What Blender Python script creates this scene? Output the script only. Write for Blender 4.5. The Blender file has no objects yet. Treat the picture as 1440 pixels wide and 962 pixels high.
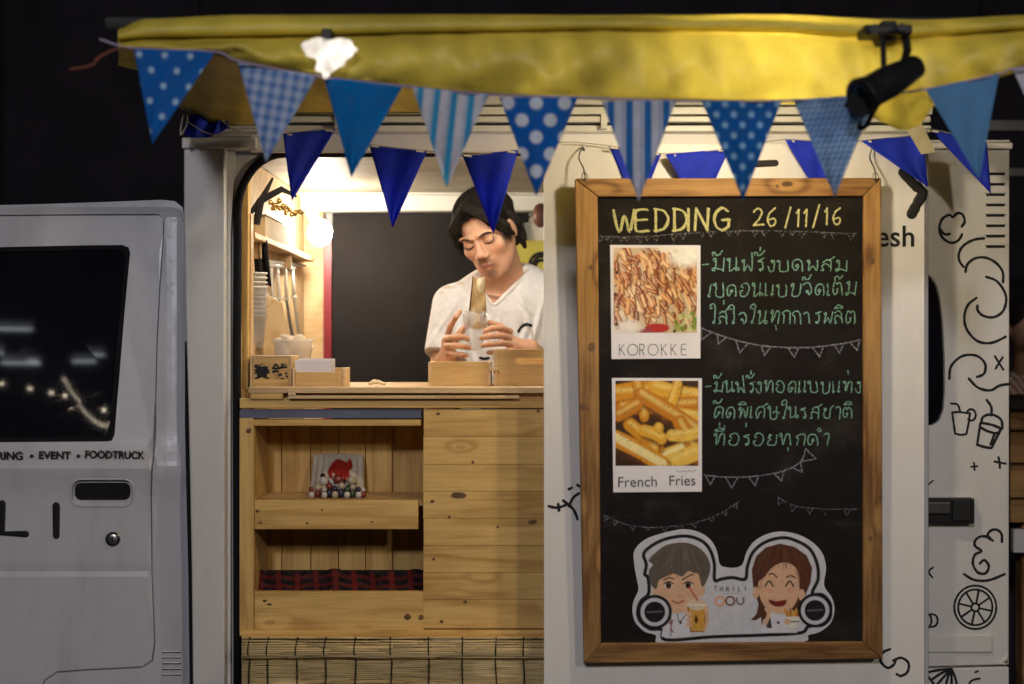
import bpy, bmesh, math, random
import numpy as np
from mathutils import Vector, Matrix
from mathutils.geometry import delaunay_2d_cdt
from mathutils.bvhtree import BVHTree
random.seed(7); np.random.seed(7)
R = math.radians
SC = bpy.context.scene
COL = SC.collection

# ---------------- camera ----------------
D, S, CH = 3.45, 580.0, 1.5          # camera distance to the truck side, px per metre there, camera height
cam_d = bpy.data.cameras.new('camera'); cam = bpy.data.objects.new('camera', cam_d); COL.objects.link(cam)
cam.location = (0, -D, CH); cam.rotation_euler = (R(90), 0, 0)
cam_d.sensor_width = 36; cam_d.lens = 36 * D * S / 1440
cam_d.clip_end = 300; cam_d.clip_start = 0.05
cam_d.dof.use_dof = True; cam_d.dof.focus_distance = 3.60; cam_d.dof.aperture_fstop = 2.2
SC.camera = cam
# ---------------- world (night) ----------------
wd = bpy.data.worlds.new('World'); SC.world = wd; wd.use_nodes = True
wn = wd.node_tree.nodes; wl = wd.node_tree.links
sky = wn.new('ShaderNodeTexSky'); sky.sky_type = 'NISHITA'; sky.sun_disc = False
sky.sun_elevation = R(-4); sky.sun_rotation = R(200)
wl.new(sky.outputs[0], wn['Background'].inputs[0]); wn['Background'].inputs[1].default_value = 0.09
# ---------------- exposure ----------------
SC.view_settings.view_transform = 'Standard'; SC.view_settings.look = 'None'
SC.view_settings.exposure = 0.0; SC.view_settings.gamma = 1
SC.cycles.use_denoising = True
SC.cycles.max_bounces = 8; SC.cycles.transparent_max_bounces = 12
SC.cycles.sample_clamp_indirect = 6.0
SC.cycles.caustics_reflective = False; SC.cycles.caustics_refractive = False
# brightness of the lamps of the place
KEY_E, BULB_E, STRIP_E, TUBE_E, FLOOD_W, FLOOD2_W = 320.0, 200.0, 98.0, 7.0, 152.0, 46.0

def W(px, py, y):
    "world point that stands at depth y where the photograph shows (px, py)"
    k = (D + y) / D / S
    return Vector(((px - 720) * k, y, CH - (py - 481) * k))

# ---------------- materials ----------------
def lin(c):
    return tuple(((v/255) / 12.92 if v/255 <= .04045 else ((v/255 + .055) / 1.055) ** 2.4) for v in c)
class NT:
    def __init__(s, name):
        s.m = bpy.data.materials.new(name); s.m.use_nodes = True
        s.t = s.m.node_tree; s.n = s.t.nodes; s.l = s.t.links
        s.b = s.n['Principled BSDF']; s.out = s.n['Material Output']
    def new(s, kind, **kw):
        n = s.n.new(kind)
        for k, v in kw.items():
            if k in n.inputs.keys(): n.inputs[k].default_value = v
            else: setattr(n, k, v)
        return n
    def link(s, a, b): s.l.new(a, b)
    def math(s, op, a, b=None, c=None):
        n = s.n.new('ShaderNodeMath'); n.operation = op
        for i, v in enumerate((a, b, c)):
            if v is None: continue
            if isinstance(v, (int, float)): n.inputs[i].default_value = v
            else: s.l.new(v, n.inputs[i])
        return n.outputs[0]
    def mix(s, f, a, b, blend='MIX'):
        n = s.n.new('ShaderNodeMix'); n.data_type = 'RGBA'; n.blend_type = blend
        for i, v in ((0, f), (6, a), (7, b)):
            if isinstance(v, (int, float)): n.inputs[i].default_value = v
            elif isinstance(v, tuple): n.inputs[i].default_value = (v + (1,))[:4]
            else: s.l.new(v, n.inputs[i])
        return n.outputs[2]
    def ramp(s, f, p0, p1):
        n = s.n.new('ShaderNodeMapRange'); s.l.new(f, n.inputs[0])
        n.inputs[1].default_value = p0; n.inputs[2].default_value = p1
        n.interpolation_type = 'SMOOTHSTEP'
        return n.outputs[0]
    def bump(s, h, strength, dist=.01):
        n = s.n.new('ShaderNodeBump'); n.inputs['Strength'].default_value = strength
        n.inputs['Distance'].default_value = dist
        s.l.new(h, n.inputs['Height']); s.l.new(n.outputs[0], s.b.inputs['Normal'])
    def coords(s, scale=(1, 1, 1), rnd=True):
        tc = s.n.new('ShaderNodeTexCoord'); out = tc.outputs['Object']
        if rnd:
            oi = s.n.new('ShaderNodeObjectInfo')
            v = s.n.new('ShaderNodeVectorMath'); v.operation = 'SCALE'
            c = s.n.new('ShaderNodeCombineXYZ')
            for i in range(3): s.l.new(oi.outputs['Random'], c.inputs[i])
            s.l.new(c.outputs[0], v.inputs[0]); v.inputs['Scale'].default_value = 7.3
            a = s.n.new('ShaderNodeVectorMath'); a.operation = 'ADD'
            s.l.new(out, a.inputs[0]); s.l.new(v.outputs[0], a.inputs[1]); out = a.outputs[0]
        mp = s.n.new('ShaderNodeMapping'); mp.inputs['Scale'].default_value = scale
        s.l.new(out, mp.inputs[0]); return mp.outputs[0]
    def noise(s, vec, scale, detail=4, rough=.55):
        n = s.n.new('ShaderNodeTexNoise'); n.inputs['Scale'].default_value = scale
        n.inputs['Detail'].default_value = detail; n.inputs['Roughness'].default_value = rough
        s.l.new(vec, n.inputs['Vector']); return n.outputs['Fac']

def plain(name, col, rough=.5, var=.15, nscale=9, bump=.0, metal=0, spec=.5, coat=0, sheen=0, fine=0):
    t = NT(name); v = t.coords()
    f = t.ramp(t.noise(v, nscale), .25, .75)
    c = t.mix(f, tuple(x * (1 - var) for x in col), tuple(min(1, x * (1 + var)) for x in col))
    if fine:
        g = t.ramp(t.noise(v, 160, 2), .5, .75)
        c = t.mix(t.math('MULTIPLY', g, fine), c, tuple(x * .45 for x in col))
    t.link(c, t.b.inputs['Base Color'])
    t.b.inputs['Roughness'].default_value = rough; t.b.inputs['Metallic'].default_value = metal
    t.b.inputs['Specular IOR Level'].default_value = spec
    t.b.inputs['Coat Weight'].default_value = coat
    t.b.inputs['Sheen Weight'].default_value = sheen
    if bump: t.bump(t.noise(v, nscale * 6, 6), bump, .004)
    return t.m

def paint(name, col, dirt=(.30, .27, .22), amt=.35, rough=.38):
    "painted sheet metal with grime streaks and faint dents"
    t = NT(name); v = t.coords(rnd=False); vs = t.coords((3, 3, .5), rnd=False)
    a = t.ramp(t.noise(vs, 3.5, 6, .65), .42, .85); b = t.ramp(t.noise(v, 60, 5, .7), .5, .8)
    f = t.math('MULTIPLY', t.math('ADD', t.math('MULTIPLY', a, .75), t.math('MULTIPLY', b, .35)), amt)
    t.link(t.mix(f, col, dirt), t.b.inputs['Base Color'])
    t.link(t.math('ADD', t.math('MULTIPLY', b, .25), rough), t.b.inputs['Roughness'])
    t.bump(t.noise(v, 4, 3), .18, .02)
    return t.m

def wood(name, light, dark, axis='x', rough=.6, ring=26, knots=.5, gain=1.0, coat=0):
    "sawn pine: stretched rings, fibres and knots; each board offset by its object's random number"
    t = NT(name)
    st = {'x': (.12, 1, 1), 'z': (1, 1, .12), 'y': (1, .12, 1)}[axis]
    v0 = t.coords((1, 1, 1)); v = t.coords(st)
    kn = {'x': (.45, 1, 1), 'z': (1, 1, .45), 'y': (1, .45, 1)}[axis]
    vk = t.coords(kn)
    vo = t.n.new('ShaderNodeTexVoronoi'); vo.inputs['Scale'].default_value = 11; t.link(vk, vo.inputs['Vector'])
    d = vo.outputs['Distance']
    near = t.math('SUBTRACT', 1.0, t.ramp(d, 0.0, .35))
    n1 = t.noise(v, 9, 3)
    ringc = t.math('ADD', t.math('MULTIPLY', n1, ring), t.math('MULTIPLY', near, 5.0))
    rg = t.math('ADD', t.math('MULTIPLY', t.math('SINE', ringc), .5), .5)
    rg = t.math('POWER', rg, 2.5)
    fib = t.ramp(t.noise(t.coords({'x': (.06, 1, 1), 'z': (1, 1, .06), 'y': (1, .06, 1)}[axis]), 150, 3), .35, .7)
    f = t.math('ADD', t.math('MULTIPLY', rg, .5 * gain), t.math('MULTIPLY', fib, .3 * gain))
    blot = t.ramp(t.noise(v0, 5, 3), .3, .75)
    f = t.math('MINIMUM', t.math('ADD', f, t.math('MULTIPLY', blot, .22)), 1.0)
    c = t.mix(f, light, dark)
    sel = t.math('GREATER_THAN', t.n and vo.outputs['Color'], .5)
    kk = t.math('MULTIPLY', t.math('SUBTRACT', 1.0, t.ramp(d, .05, .085)), knots)
    kc = tuple(x * .22 for x in dark)
    c = t.mix(t.math('MULTIPLY', kk, sel), c, kc)
    t.link(c, t.b.inputs['Base Color'])
    t.b.inputs['Roughness'].default_value = rough; t.b.inputs['Coat Weight'].default_value = coat
    t.b.inputs['Specular IOR Level'].default_value = .3
    t.bump(t.math('ADD', fib, rg), .12, .002)
    return t.m

def emit(name, col, strength):
    t = NT(name); t.b.inputs['Base Color'].default_value = (*col, 1)
    t.b.inputs['Emission Color'].default_value = (*col, 1); t.b.inputs['Emission Strength'].default_value = strength
    return t.m

def vcol(name, rough=.5, bump=0, trans=0, spec=.4, nscale=60, coat=0):
    "printed or dyed surface: the flat print comes as a colour attribute made by the painters below"
    t = NT(name); a = t.n.new('ShaderNodeVertexColor'); a.layer_name = 'print'
    v = t.coords(); f = t.ramp(t.noise(v, nscale, 4), .3, .7)
    c = t.mix(t.math('MULTIPLY', f, .14), a.outputs[0], (.1, .1, .1))
    t.link(c, t.b.inputs['Base Color']); t.b.inputs['Roughness'].default_value = rough
    t.b.inputs['Specular IOR Level'].default_value = spec; t.b.inputs['Coat Weight'].default_value = coat
    if bump: t.bump(t.noise(v, nscale * 4, 3), bump, .001)
    if trans:
        tr = t.n.new('ShaderNodeBsdfTranslucent'); t.link(c, tr.inputs[0])
        mx = t.n.new('ShaderNodeMixShader'); mx.inputs[0].default_value = trans
        t.link(t.b.outputs[0], mx.inputs[1]); t.link(tr.outputs[0], mx.inputs[2]); t.link(mx.outputs[0], t.out.inputs[0])
    return t.m

def cloth(name, col, var=.2, trans=.25, nscale=7, bump=.3):
    t = NT(name); v = t.coords(rnd=False)
    f = t.ramp(t.noise(v, nscale, 5), .3, .72)
    c = t.mix(f, tuple(x * (1 - var) for x in col), tuple(min(1, x * (1 + var)) for x in col))
    t.link(c, t.b.inputs['Base Color']); t.b.inputs['Roughness'].default_value = .75
    t.bump(t.noise(v, 250, 2), bump, .001)
    tr = t.n.new('ShaderNodeBsdfTranslucent'); t.link(c, tr.inputs[0])
    mx = t.n.new('ShaderNodeMixShader'); mx.inputs[0].default_value = trans
    t.link(t.b.outputs[0], mx.inputs[1]); t.link(tr.outputs[0], mx.inputs[2]); t.link(mx.outputs[0], t.out.inputs[0])
    return t.m

def chalk(name, col, cover=.75):
    t = NT(name); v = t.coords(rnd=False)
    t.b.inputs['Base Color'].default_value = (*col, 1); t.b.inputs['Roughness'].default_value = .95
    t.b.inputs['Specular IOR Level'].default_value = .1
    a = t.ramp(t.noise(v, 330, 3, .7), .62 - cover * .5, .80 - cover * .4)
    t.link(a, t.b.inputs['Alpha']); return t.m

def clear(name, col=(.95, .97, 1), alpha=.22, rough=.08):
    t = NT(name); t.b.inputs['Base Color'].default_value = (*col, 1)
    t.b.inputs['Roughness'].default_value = rough; t.b.inputs['Alpha'].default_value = alpha
    t.b.inputs['Specular IOR Level'].default_value = .8
    return t.m

M = {}
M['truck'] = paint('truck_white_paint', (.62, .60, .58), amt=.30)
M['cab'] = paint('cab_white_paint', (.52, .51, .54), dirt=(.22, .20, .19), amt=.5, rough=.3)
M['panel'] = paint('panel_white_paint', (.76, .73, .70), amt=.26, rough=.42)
M['ceiling'] = plain('ceiling_board', (.30, .27, .21), .6, .2)
M['alu'] = plain('white_aluminium', (.70, .69, .64), .35, .08)
M['pine'] = wood('pine_boards', (.75, .49, .17), (.43, .23, .06), 'x', knots=.3)
M['pine_z'] = wood('pine_boards_upright', (.72, .47, .165), (.42, .23, .065), 'z', knots=.3)
M['pine_pale'] = wood('pale_pine', (.70, .50, .28), (.50, .32, .15), 'x', knots=.5)
M['ply'] = wood('varnished_ply', (.64, .42, .17), (.42, .24, .085), 'x', ring=10, knots=.3, coat=.2)
M['frame_x'] = wood('frame_wood', (.44, .245, .085), (.13, .055, .017), 'x', ring=14, knots=.9, gain=1.2)
M['frame_z'] = wood('frame_wood_upright', (.44, .245, .085), (.13, .055, .017), 'z', ring=14, knots=.9, gain=1.2)
M['rubber'] = plain('black_rubber', (.008, .008, .009), .8, .2, spec=.15)
M['black'] = plain('black_plastic', (.010, .010, .011), .5, .2, spec=.3)
M['blackpaint'] = plain('black_vinyl', (.010, .010, .012), .6, .1, spec=.25)
M['glass'] = plain('dark_window_glass', (.006, .006, .010), .04, .1, spec=.7)
M['steel'] = plain('steel', (.45, .44, .42), .3, .15, metal=1)
M['darksteel'] = plain('dark_steel', (.12, .12, .12), .35, .2, metal=.8)
M['red'] = plain('maroon_trim', (.22, .02, .03), .4)
M['backboard'] = plain('black_backboard', (.013, .011, .012), .8, .4, 3, bump=.15, fine=.2, spec=.22)
M['slate'] = plain('chalkboard_slate', (.012, .010, .011), .8, .6, 4, bump=.1, spec=.16)
def slate(name):
    t = NT(name); v = t.coords(rnd=False); vs = t.coords((.35, 1, 1), rnd=False)
    a = t.ramp(t.noise(v, 5, 6, .7), .48, .80); b = t.ramp(t.noise(vs, 28, 5, .7), .55, .85)
    f = t.math('MULTIPLY', t.math('ADD', a, t.math('MULTIPLY', b, .8)), .55)
    t.link(t.mix(f, (.010, .008, .009), (.055, .050, .050)), t.b.inputs['Base Color'])
    t.b.inputs['Roughness'].default_value = .85; t.b.inputs['Specular IOR Level'].default_value = .15
    return t.m
M['slate'] = slate('dusty_chalkboard_slate')
M['ground'] = plain('night_asphalt', (.05, .05, .05), .8, .3, 5, bump=.5)
M['wallfar'] = plain('dark_building_wall', (.018, .014, .020), .9, .3, 2)
M['paper'] = plain('white_paper', (.80, .76, .80), .7, .04)
M['white'] = plain('white_plastic', (.80, .77, .70), .4, .05)
M['clear'] = clear('clear_plastic')
M['cord'] = plain('cord', (.35, .33, .30), .8)
M['skin'] = vcol('skin', .52, .16, nscale=45)
_b = M['skin'].node_tree.nodes['Principled BSDF']; _b.inputs['Subsurface Weight'].default_value = .25; _b.inputs['Subsurface Scale'].default_value = .006; _b.inputs['Subsurface Radius'].default_value = (1, .35, .2)
M['shirt'] = vcol('cotton_jersey', .85, .25, spec=.2)
M['hair'] = plain('black_hair', (.013, .010, .008), .72, .4, 30, spec=.2)
M['print'] = vcol('printed_card', .35, spec=.4)
M['flag'] = vcol('printed_bunting_cloth', .8, .3, trans=.2, spec=.15)

# ---------------- object helpers ----------------
ROOT = {}
def thing(name, label, cat, loc, group=None, kind=None):
    o = bpy.data.objects.new(name, None); COL.objects.link(o); o.location = loc
    o.empty_display_size = .05
    o['label'] = label; o['category'] = cat
    if group: o['group'] = group
    if kind: o['kind'] = kind
    ROOT[o.name] = Vector(loc); return o
def tag(o, label, cat, group=None):
    o['label'] = label; o['category'] = cat
    if group: o['group'] = group
    return o
def link(name, me, parent=None, label=None, kind=None):
    o = bpy.data.objects.new(name, me); COL.objects.link(o)
    if parent:
        o.parent = parent; ROOT[o.name] = ROOT[parent.name]
    else: ROOT[o.name] = Vector((0, 0, 0))
    if label: o['label'] = label
    if kind: o['kind'] = kind
    return o
def mk(name, verts, faces, mat, parent=None, smooth=False, bevel=0, label=None, kind=None, colors=None, thick=0, own=False):
    """mesh object from world-space vertices; own=True puts its origin at its own middle"""
    base = ROOT[parent.name] if parent else Vector((0, 0, 0))
    vs = np.array([tuple(v) for v in verts], dtype=float) if not isinstance(verts, np.ndarray) else verts.astype(float)
    off = Vector((0, 0, 0))
    if own or not parent:
        off = Vector(((vs[:, 0].min() + vs[:, 0].max()) / 2, (vs[:, 1].min() + vs[:, 1].max()) / 2, vs[:, 2].min()))
        vs = vs - np.array(off)
    else: vs = vs - np.array(base)
    me = bpy.data.meshes.new(name); me.from_pydata(vs.tolist(), [], [list(f) for f in faces])
    me.materials.append(mat)
    if colors is not None:
        at = me.color_attributes.new('print', 'FLOAT_COLOR', 'POINT')
        c4 = np.ones((len(vs), 4)); c4[:, :3] = colors
        at.data.foreach_set('color', c4.ravel())
    if smooth: me.polygons.foreach_set('use_smooth', [True] * len(me.polygons))
    me.update()
    o = link(name, me, parent, label, kind)
    if own or not parent:
        o.location = off - (base if parent else Vector((0, 0, 0)))
    if thick:
        s = o.modifiers.new('s', 'SOLIDIFY'); s.thickness = thick; s.offset = 0
    if bevel:
        b = o.modifiers.new('b', 'BEVEL'); b.width = bevel; b.segments = 2; b.limit_method = 'ANGLE'
        if not smooth: me.polygons.foreach_set('use_smooth', [True] * len(me.polygons))
        b.harden_normals = True
    return o
BF = [(0, 1, 2, 3), (7, 6, 5, 4), (0, 4, 5, 1), (1, 5, 6, 2), (2, 6, 7, 3), (3, 7, 4, 0)]
def hexa(a, b):
    return list(a) + list(b), BF
def box3(x0, y0, z0, x1, y1, z1):
    a = [(x0, y0, z0), (x1, y0, z0), (x1, y0, z1), (x0, y0, z1)]
    b = [(x0, y1, z0), (x1, y1, z0), (x1, y1, z1), (x0, y1, z1)]
    return a + b, BF
def boxpx(px0, py0, px1, py1, y0, y1):
    "box whose front face, at depth y0, shows from (px0,py0) to (px1,py1)"
    a = W(px0, py1, y0); b = W(px1, py0, y0)
    return box3(a.x, y0, a.z, b.x, y1, b.z)
def join(parts):
    V, F = [], []
    for v, f in parts:
        n = len(V); V += [tuple(q) for q in v]; F += [tuple(i + n for i in q) for q in f]
    return V, F
def smoothpts(pts, n=6, closed=False):
    P = [Vector(p) for p in pts]; out = []
    if len(P) < 3 and not closed: return P
    N = len(P)
    for i in range(N if closed else N - 1):
        if closed: p0, p1, p2, p3 = P[i - 1], P[i], P[(i + 1) % N], P[(i + 2) % N]
        else: p0, p1, p2, p3 = P[max(i - 1, 0)], P[i], P[i + 1], P[min(i + 2, N - 1)]
        for k in range(n):
            t = k / n
            out.append(.5 * ((2 * p1) + (p2 - p0) * t + (2 * p0 - 5 * p1 + 4 * p2 - p3) * t * t + (3 * p1 - p0 - 3 * p2 + p3) * t ** 3))
    out.append(P[0] if closed else P[-1]); return out
def tube(pts, r, seg=8, flat=None, cap=True):
    "tube along world points; r number or list; flat=(direction, factor) squashes it along a direction"
    P = [Vector(p) for p in pts]; n = len(P)
    rr = r if isinstance(r, (list, tuple)) else [r] * n
    V, F = [], []; up = None
    for i in range(n):
        t = (P[min(i + 1, n - 1)] - P[max(i - 1, 0)])
        if t.length < 1e-9: t = Vector((0, 0, 1))
        t.normalize()
        if flat: a = flat[0].cross(t); a = a.normalized() if a.length > 1e-6 else Vector((1, 0, 0)); b = flat[0]
        else:
            if up is None or abs(up.dot(t)) > .95:
                up = Vector((0, 0, 1)) if abs(t.z) < .9 else Vector((1, 0, 0))
            a = t.cross(up).normalized(); b = a.cross(t).normalized(); up = b
        fb = flat[1] if flat else 1
        for k in range(seg):
            an = 2 * math.pi * k / seg
            V.append(P[i] + a * math.cos(an) * rr[i] + b * math.sin(an) * rr[i] * fb)
    for i in range(n - 1):
        for k in range(seg):
            k2 = (k + 1) % seg
            F.append((i * seg + k, i * seg + k2, (i + 1) * seg + k2, (i + 1) * seg + k))
    if cap: F.append(tuple(range(seg))[::-1]); F.append(tuple((n - 1) * seg + k for k in range(seg)))
    return V, F
def strokes(lines, w, mp, n=5, jit=0, taper=True):
    "flattened raised strokes (paint, chalk, vinyl) following px lines on the surface given by mp(px,py,offset)"
    parts = []
    for i, L in enumerate(lines):
        P2 = smoothpts([(p[0], p[1], 0) for p in L], n)
        q = [mp(p.x + random.uniform(-jit, jit), p.y + random.uniform(-jit, jit), -.0003 - .00004 * (i % 7)) for p in P2]
        ww = [w * random.uniform(.85, 1.1) for _ in q]
        if len(q) == 2: pass
        # round ends
        d0 = (q[0] - q[1]).normalized(); d1 = (q[-1] - q[-2]).normalized()
        q = [q[0] + d0 * w * .95, q[0] + d0 * w * .6] + q + [q[-1] + d1 * w * .6, q[-1] + d1 * w * .95]
        ww = [w * .3, w * .8] + ww + [w * .8, w * .3]
        parts.append(tube(q, ww, 6, flat=(Vector((0, -1, 0)), .18)))
    return join(parts)
def arc(cx, cy, rx, ry, a0, a1, n=14):
    return [(cx + rx * math.cos(R(a0 + (a1 - a0) * i / n)), cy + ry * math.sin(R(a0 + (a1 - a0) * i / n))) for i in range(n + 1)]
def flatmap(y): return lambda px, py, o=0: W(px, py, y) + Vector((0, o, 0))
def sheet(outer, holes, mp, thick, grid=0):
    "panel with holes: outlines in px, carried to the surface mp, given a real thickness straight back"
    pts, edges = [], []
    def ring(L):
        n = len(pts); pts.extend([Vector((p[0], p[1])) for p in L]); m = len(L)
        edges.extend([(n + i, n + (i + 1) % m) for i in range(m)])
    ring(outer)
    for h in holes: ring(h)
    def inside(p, L):
        c = False; j = len(L) - 1
        for i in range(len(L)):
            if (L[i][1] > p[1]) != (L[j][1] > p[1]) and p[0] < (L[j][0] - L[i][0]) * (p[1] - L[i][1]) / (L[j][1] - L[i][1]) + L[i][0]: c = not c
            j = i
        return c
    if grid:
        xs = [p[0] for p in outer]; ys = [p[1] for p in outer]
        gx = min(xs) + grid / 2
        while gx < max(xs):
            gy = min(ys) + grid / 2
            while gy < max(ys):
                if inside((gx, gy), outer) and not any(inside((gx, gy), h) for h in holes): pts.append(Vector((gx, gy)))
                gy += grid
            gx += grid
    v, e, f, *_ = delaunay_2d_cdt(pts, edges, [], 0, 1e-5)
    F = []
    for t in f:
        c = sum((v[i] for i in t), Vector((0, 0))) / len(t)
        if inside(c, outer) and not any(inside(c, h) for h in holes): F.append(tuple(t))
    front = [mp(p.x, p.y, 0) for p in v]; n = len(front)
    back = [q + Vector((0, thick, 0)) for q in front]
    # orient front faces towards -y
    FF, cnt = [], {}
    for t in F:
        a, b, c = (front[i] for i in t[:3])
        if (b - a).cross(c - a).y > 0: t = t[::-1]
        FF.append(t)
        for i in range(len(t)): cnt[(t[i], t[(i + 1) % len(t)])] = 1
    FB = [tuple(i + n for i in t[::-1]) for t in FF]
    SD = [(b, a, a + n, b + n) for (a, b) in cnt if (b, a) not in cnt]
    return front + back, FF + FB + SD
def rrect(x0, y0, x1, y1, r, n=5):
    out = []
    for cx, cy, a in ((x1 - r, y0 + r, -90), (x1 - r, y1 - r, 0), (x0 + r, y1 - r, 90), (x0 + r, y0 + r, 180)):
        for i in range(n + 1): out.append((cx + r * math.cos(R(a + 90 * i / n)), cy + r * math.sin(R(a + 90 * i / n))))
    return out
def lathe(prof, c, seg=24, axis='z', ang=0):
    V, F = [], []
    for r, h in prof:
        for k in range(seg):
            a = 2 * math.pi * k / seg
            p = (r * math.cos(a), r * math.sin(a), h) if axis == 'z' else ((r * math.cos(a), h, r * math.sin(a)) if axis == 'y' else (h, r * math.cos(a), r * math.sin(a)))
            V.append(Vector(p) + Vector(c))
    for i in range(len(prof) - 1):
        for k in range(seg):
            k2 = (k + 1) % seg; F.append((i * seg + k, i * seg + k2, (i + 1) * seg + k2, (i + 1) * seg + k))
    return V, F
def ball(c, r, seg=16, rings=10, sq=(1, 1, 1)):
    prof = [(max(r * math.sin(math.pi * i / rings), 1e-5), -r * math.cos(math.pi * i / rings)) for i in range(rings + 1)]
    V, F = lathe(prof, (0, 0, 0), seg); return [Vector((v.x * sq[0], v.y * sq[1], v.z * sq[2])) + Vector(c) for v in V], F
def text(name, s, loc, size, mat, parent, bold=0, align='LEFT', rot=None, sx=1, spacing=1, label=None, lift=.0006):
    cu = bpy.data.curves.new(name, 'FONT'); cu.body = s; cu.size = size; cu.offset = bold; cu.extrude = lift
    cu.align_x = align; cu.resolution_u = 4; cu.space_character = spacing
    ob = bpy.data.objects.new(name, cu); COL.objects.link(ob)
    bpy.context.view_layer.update()
    me = bpy.data.meshes.new_from_object(ob.evaluated_get(bpy.context.evaluated_depsgraph_get()))
    COL.objects.unlink(ob); bpy.data.objects.remove(ob); bpy.data.curves.remove(cu)
    n = len(me.vertices); co = np.empty(n * 3); me.vertices.foreach_get('co', co); co = co.reshape(-1, 3)
    F = [tuple(p.vertices) for p in me.polygons]; bpy.data.meshes.remove(me)
    co[:, 0] *= sx
    m = (rot or Matrix.Identity(3)) @ Matrix.Rotation(R(90), 3, 'X')
    co = co @ np.array(m).T + np.array(loc)
    return mk(name, co, F, mat, parent, label=label)

# ---------------- painters for flat print ----------------
class Canvas:
    def __init__(s, w, h, bg):
        s.w, s.h = w, h; s.Y, s.X = np.mgrid[0:h, 0:w].astype(float); s.c = np.ones((h, w, 3)) * np.array(bg)
    def put(s, sd, col, a=1.0, soft=.7):
        m = np.clip(.5 - sd / soft, 0, 1) * a; s.c = s.c * (1 - m[..., None]) + np.array(col) * m[..., None]
    def ell(s, cx, cy, rx, ry, col, rot=0, a=1, w=0, soft=.7):
        ca, sa = math.cos(R(rot)), math.sin(R(rot)); dx, dy = s.X - cx, s.Y - cy
        u, v = dx * ca + dy * sa, -dx * sa + dy * ca
        d = (np.hypot(u / rx, v / ry) - 1) * min(rx, ry)
        if w: d = np.abs(d) - w
        s.put(d, col, a, soft)
    def seg(s, pts):
        d = np.full(s.X.shape, 1e9)
        for (x0, y0), (x1, y1) in zip(pts[:-1], pts[1:]):
            ex, ey = x1 - x0, y1 - y0; L = max(ex * ex + ey * ey, 1e-9)
            t = np.clip(((s.X - x0) * ex + (s.Y - y0) * ey) / L, 0, 1)
            d = np.minimum(d, np.hypot(s.X - x0 - t * ex, s.Y - y0 - t * ey))
        return d
    def line(s, pts, w, col, a=1, sm=True, soft=.7):
        if sm and len(pts) > 2: pts = [(p.x, p.y) for p in smoothpts([(x, y, 0) for x, y in pts], 4)]
        s.put(s.seg(pts) - w, col, a, soft)
    def sd(s, pts, sm=False):
        if sm: pts = [(p.x, p.y) for p in smoothpts([(x, y, 0) for x, y in pts], 5, True)][:-1]
        P = list(pts); d = s.seg(P + [P[0]]); ins = np.zeros(s.X.shape, bool); j = len(P) - 1
        for i in range(len(P)):
            (xi, yi), (xj, yj) = P[i], P[j]
            if yi != yj: ins ^= ((yi > s.Y) != (yj > s.Y)) & (s.X < (xj - xi) * (s.Y - yi) / (yj - yi) + xi)
            j = i
        return np.where(ins, -d, d)
    def poly(s, pts, col, a=1, sm=False): s.put(s.sd(pts, sm), col, a)
def printed(name, cv, mp, px0, py0, px1, py1, off, mat, parent, label=None):
    "flat printed sheet carrying the canvas between two px corners of the surface mp"
    H, Wd = cv.c.shape[:2]
    V = [mp(px0 + (px1 - px0) * i / (Wd - 1), py0 + (py1 - py0) * j / (H - 1), off) for j in range(H) for i in range(Wd)]
    F = [(j * Wd + i, (j + 1) * Wd + i, (j + 1) * Wd + i + 1, j * Wd + i + 1) for j in range(H - 1) for i in range(Wd - 1)]
    return mk(name, V, F, mat, parent, colors=cv.c.reshape(-1, 3), label=label)

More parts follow.
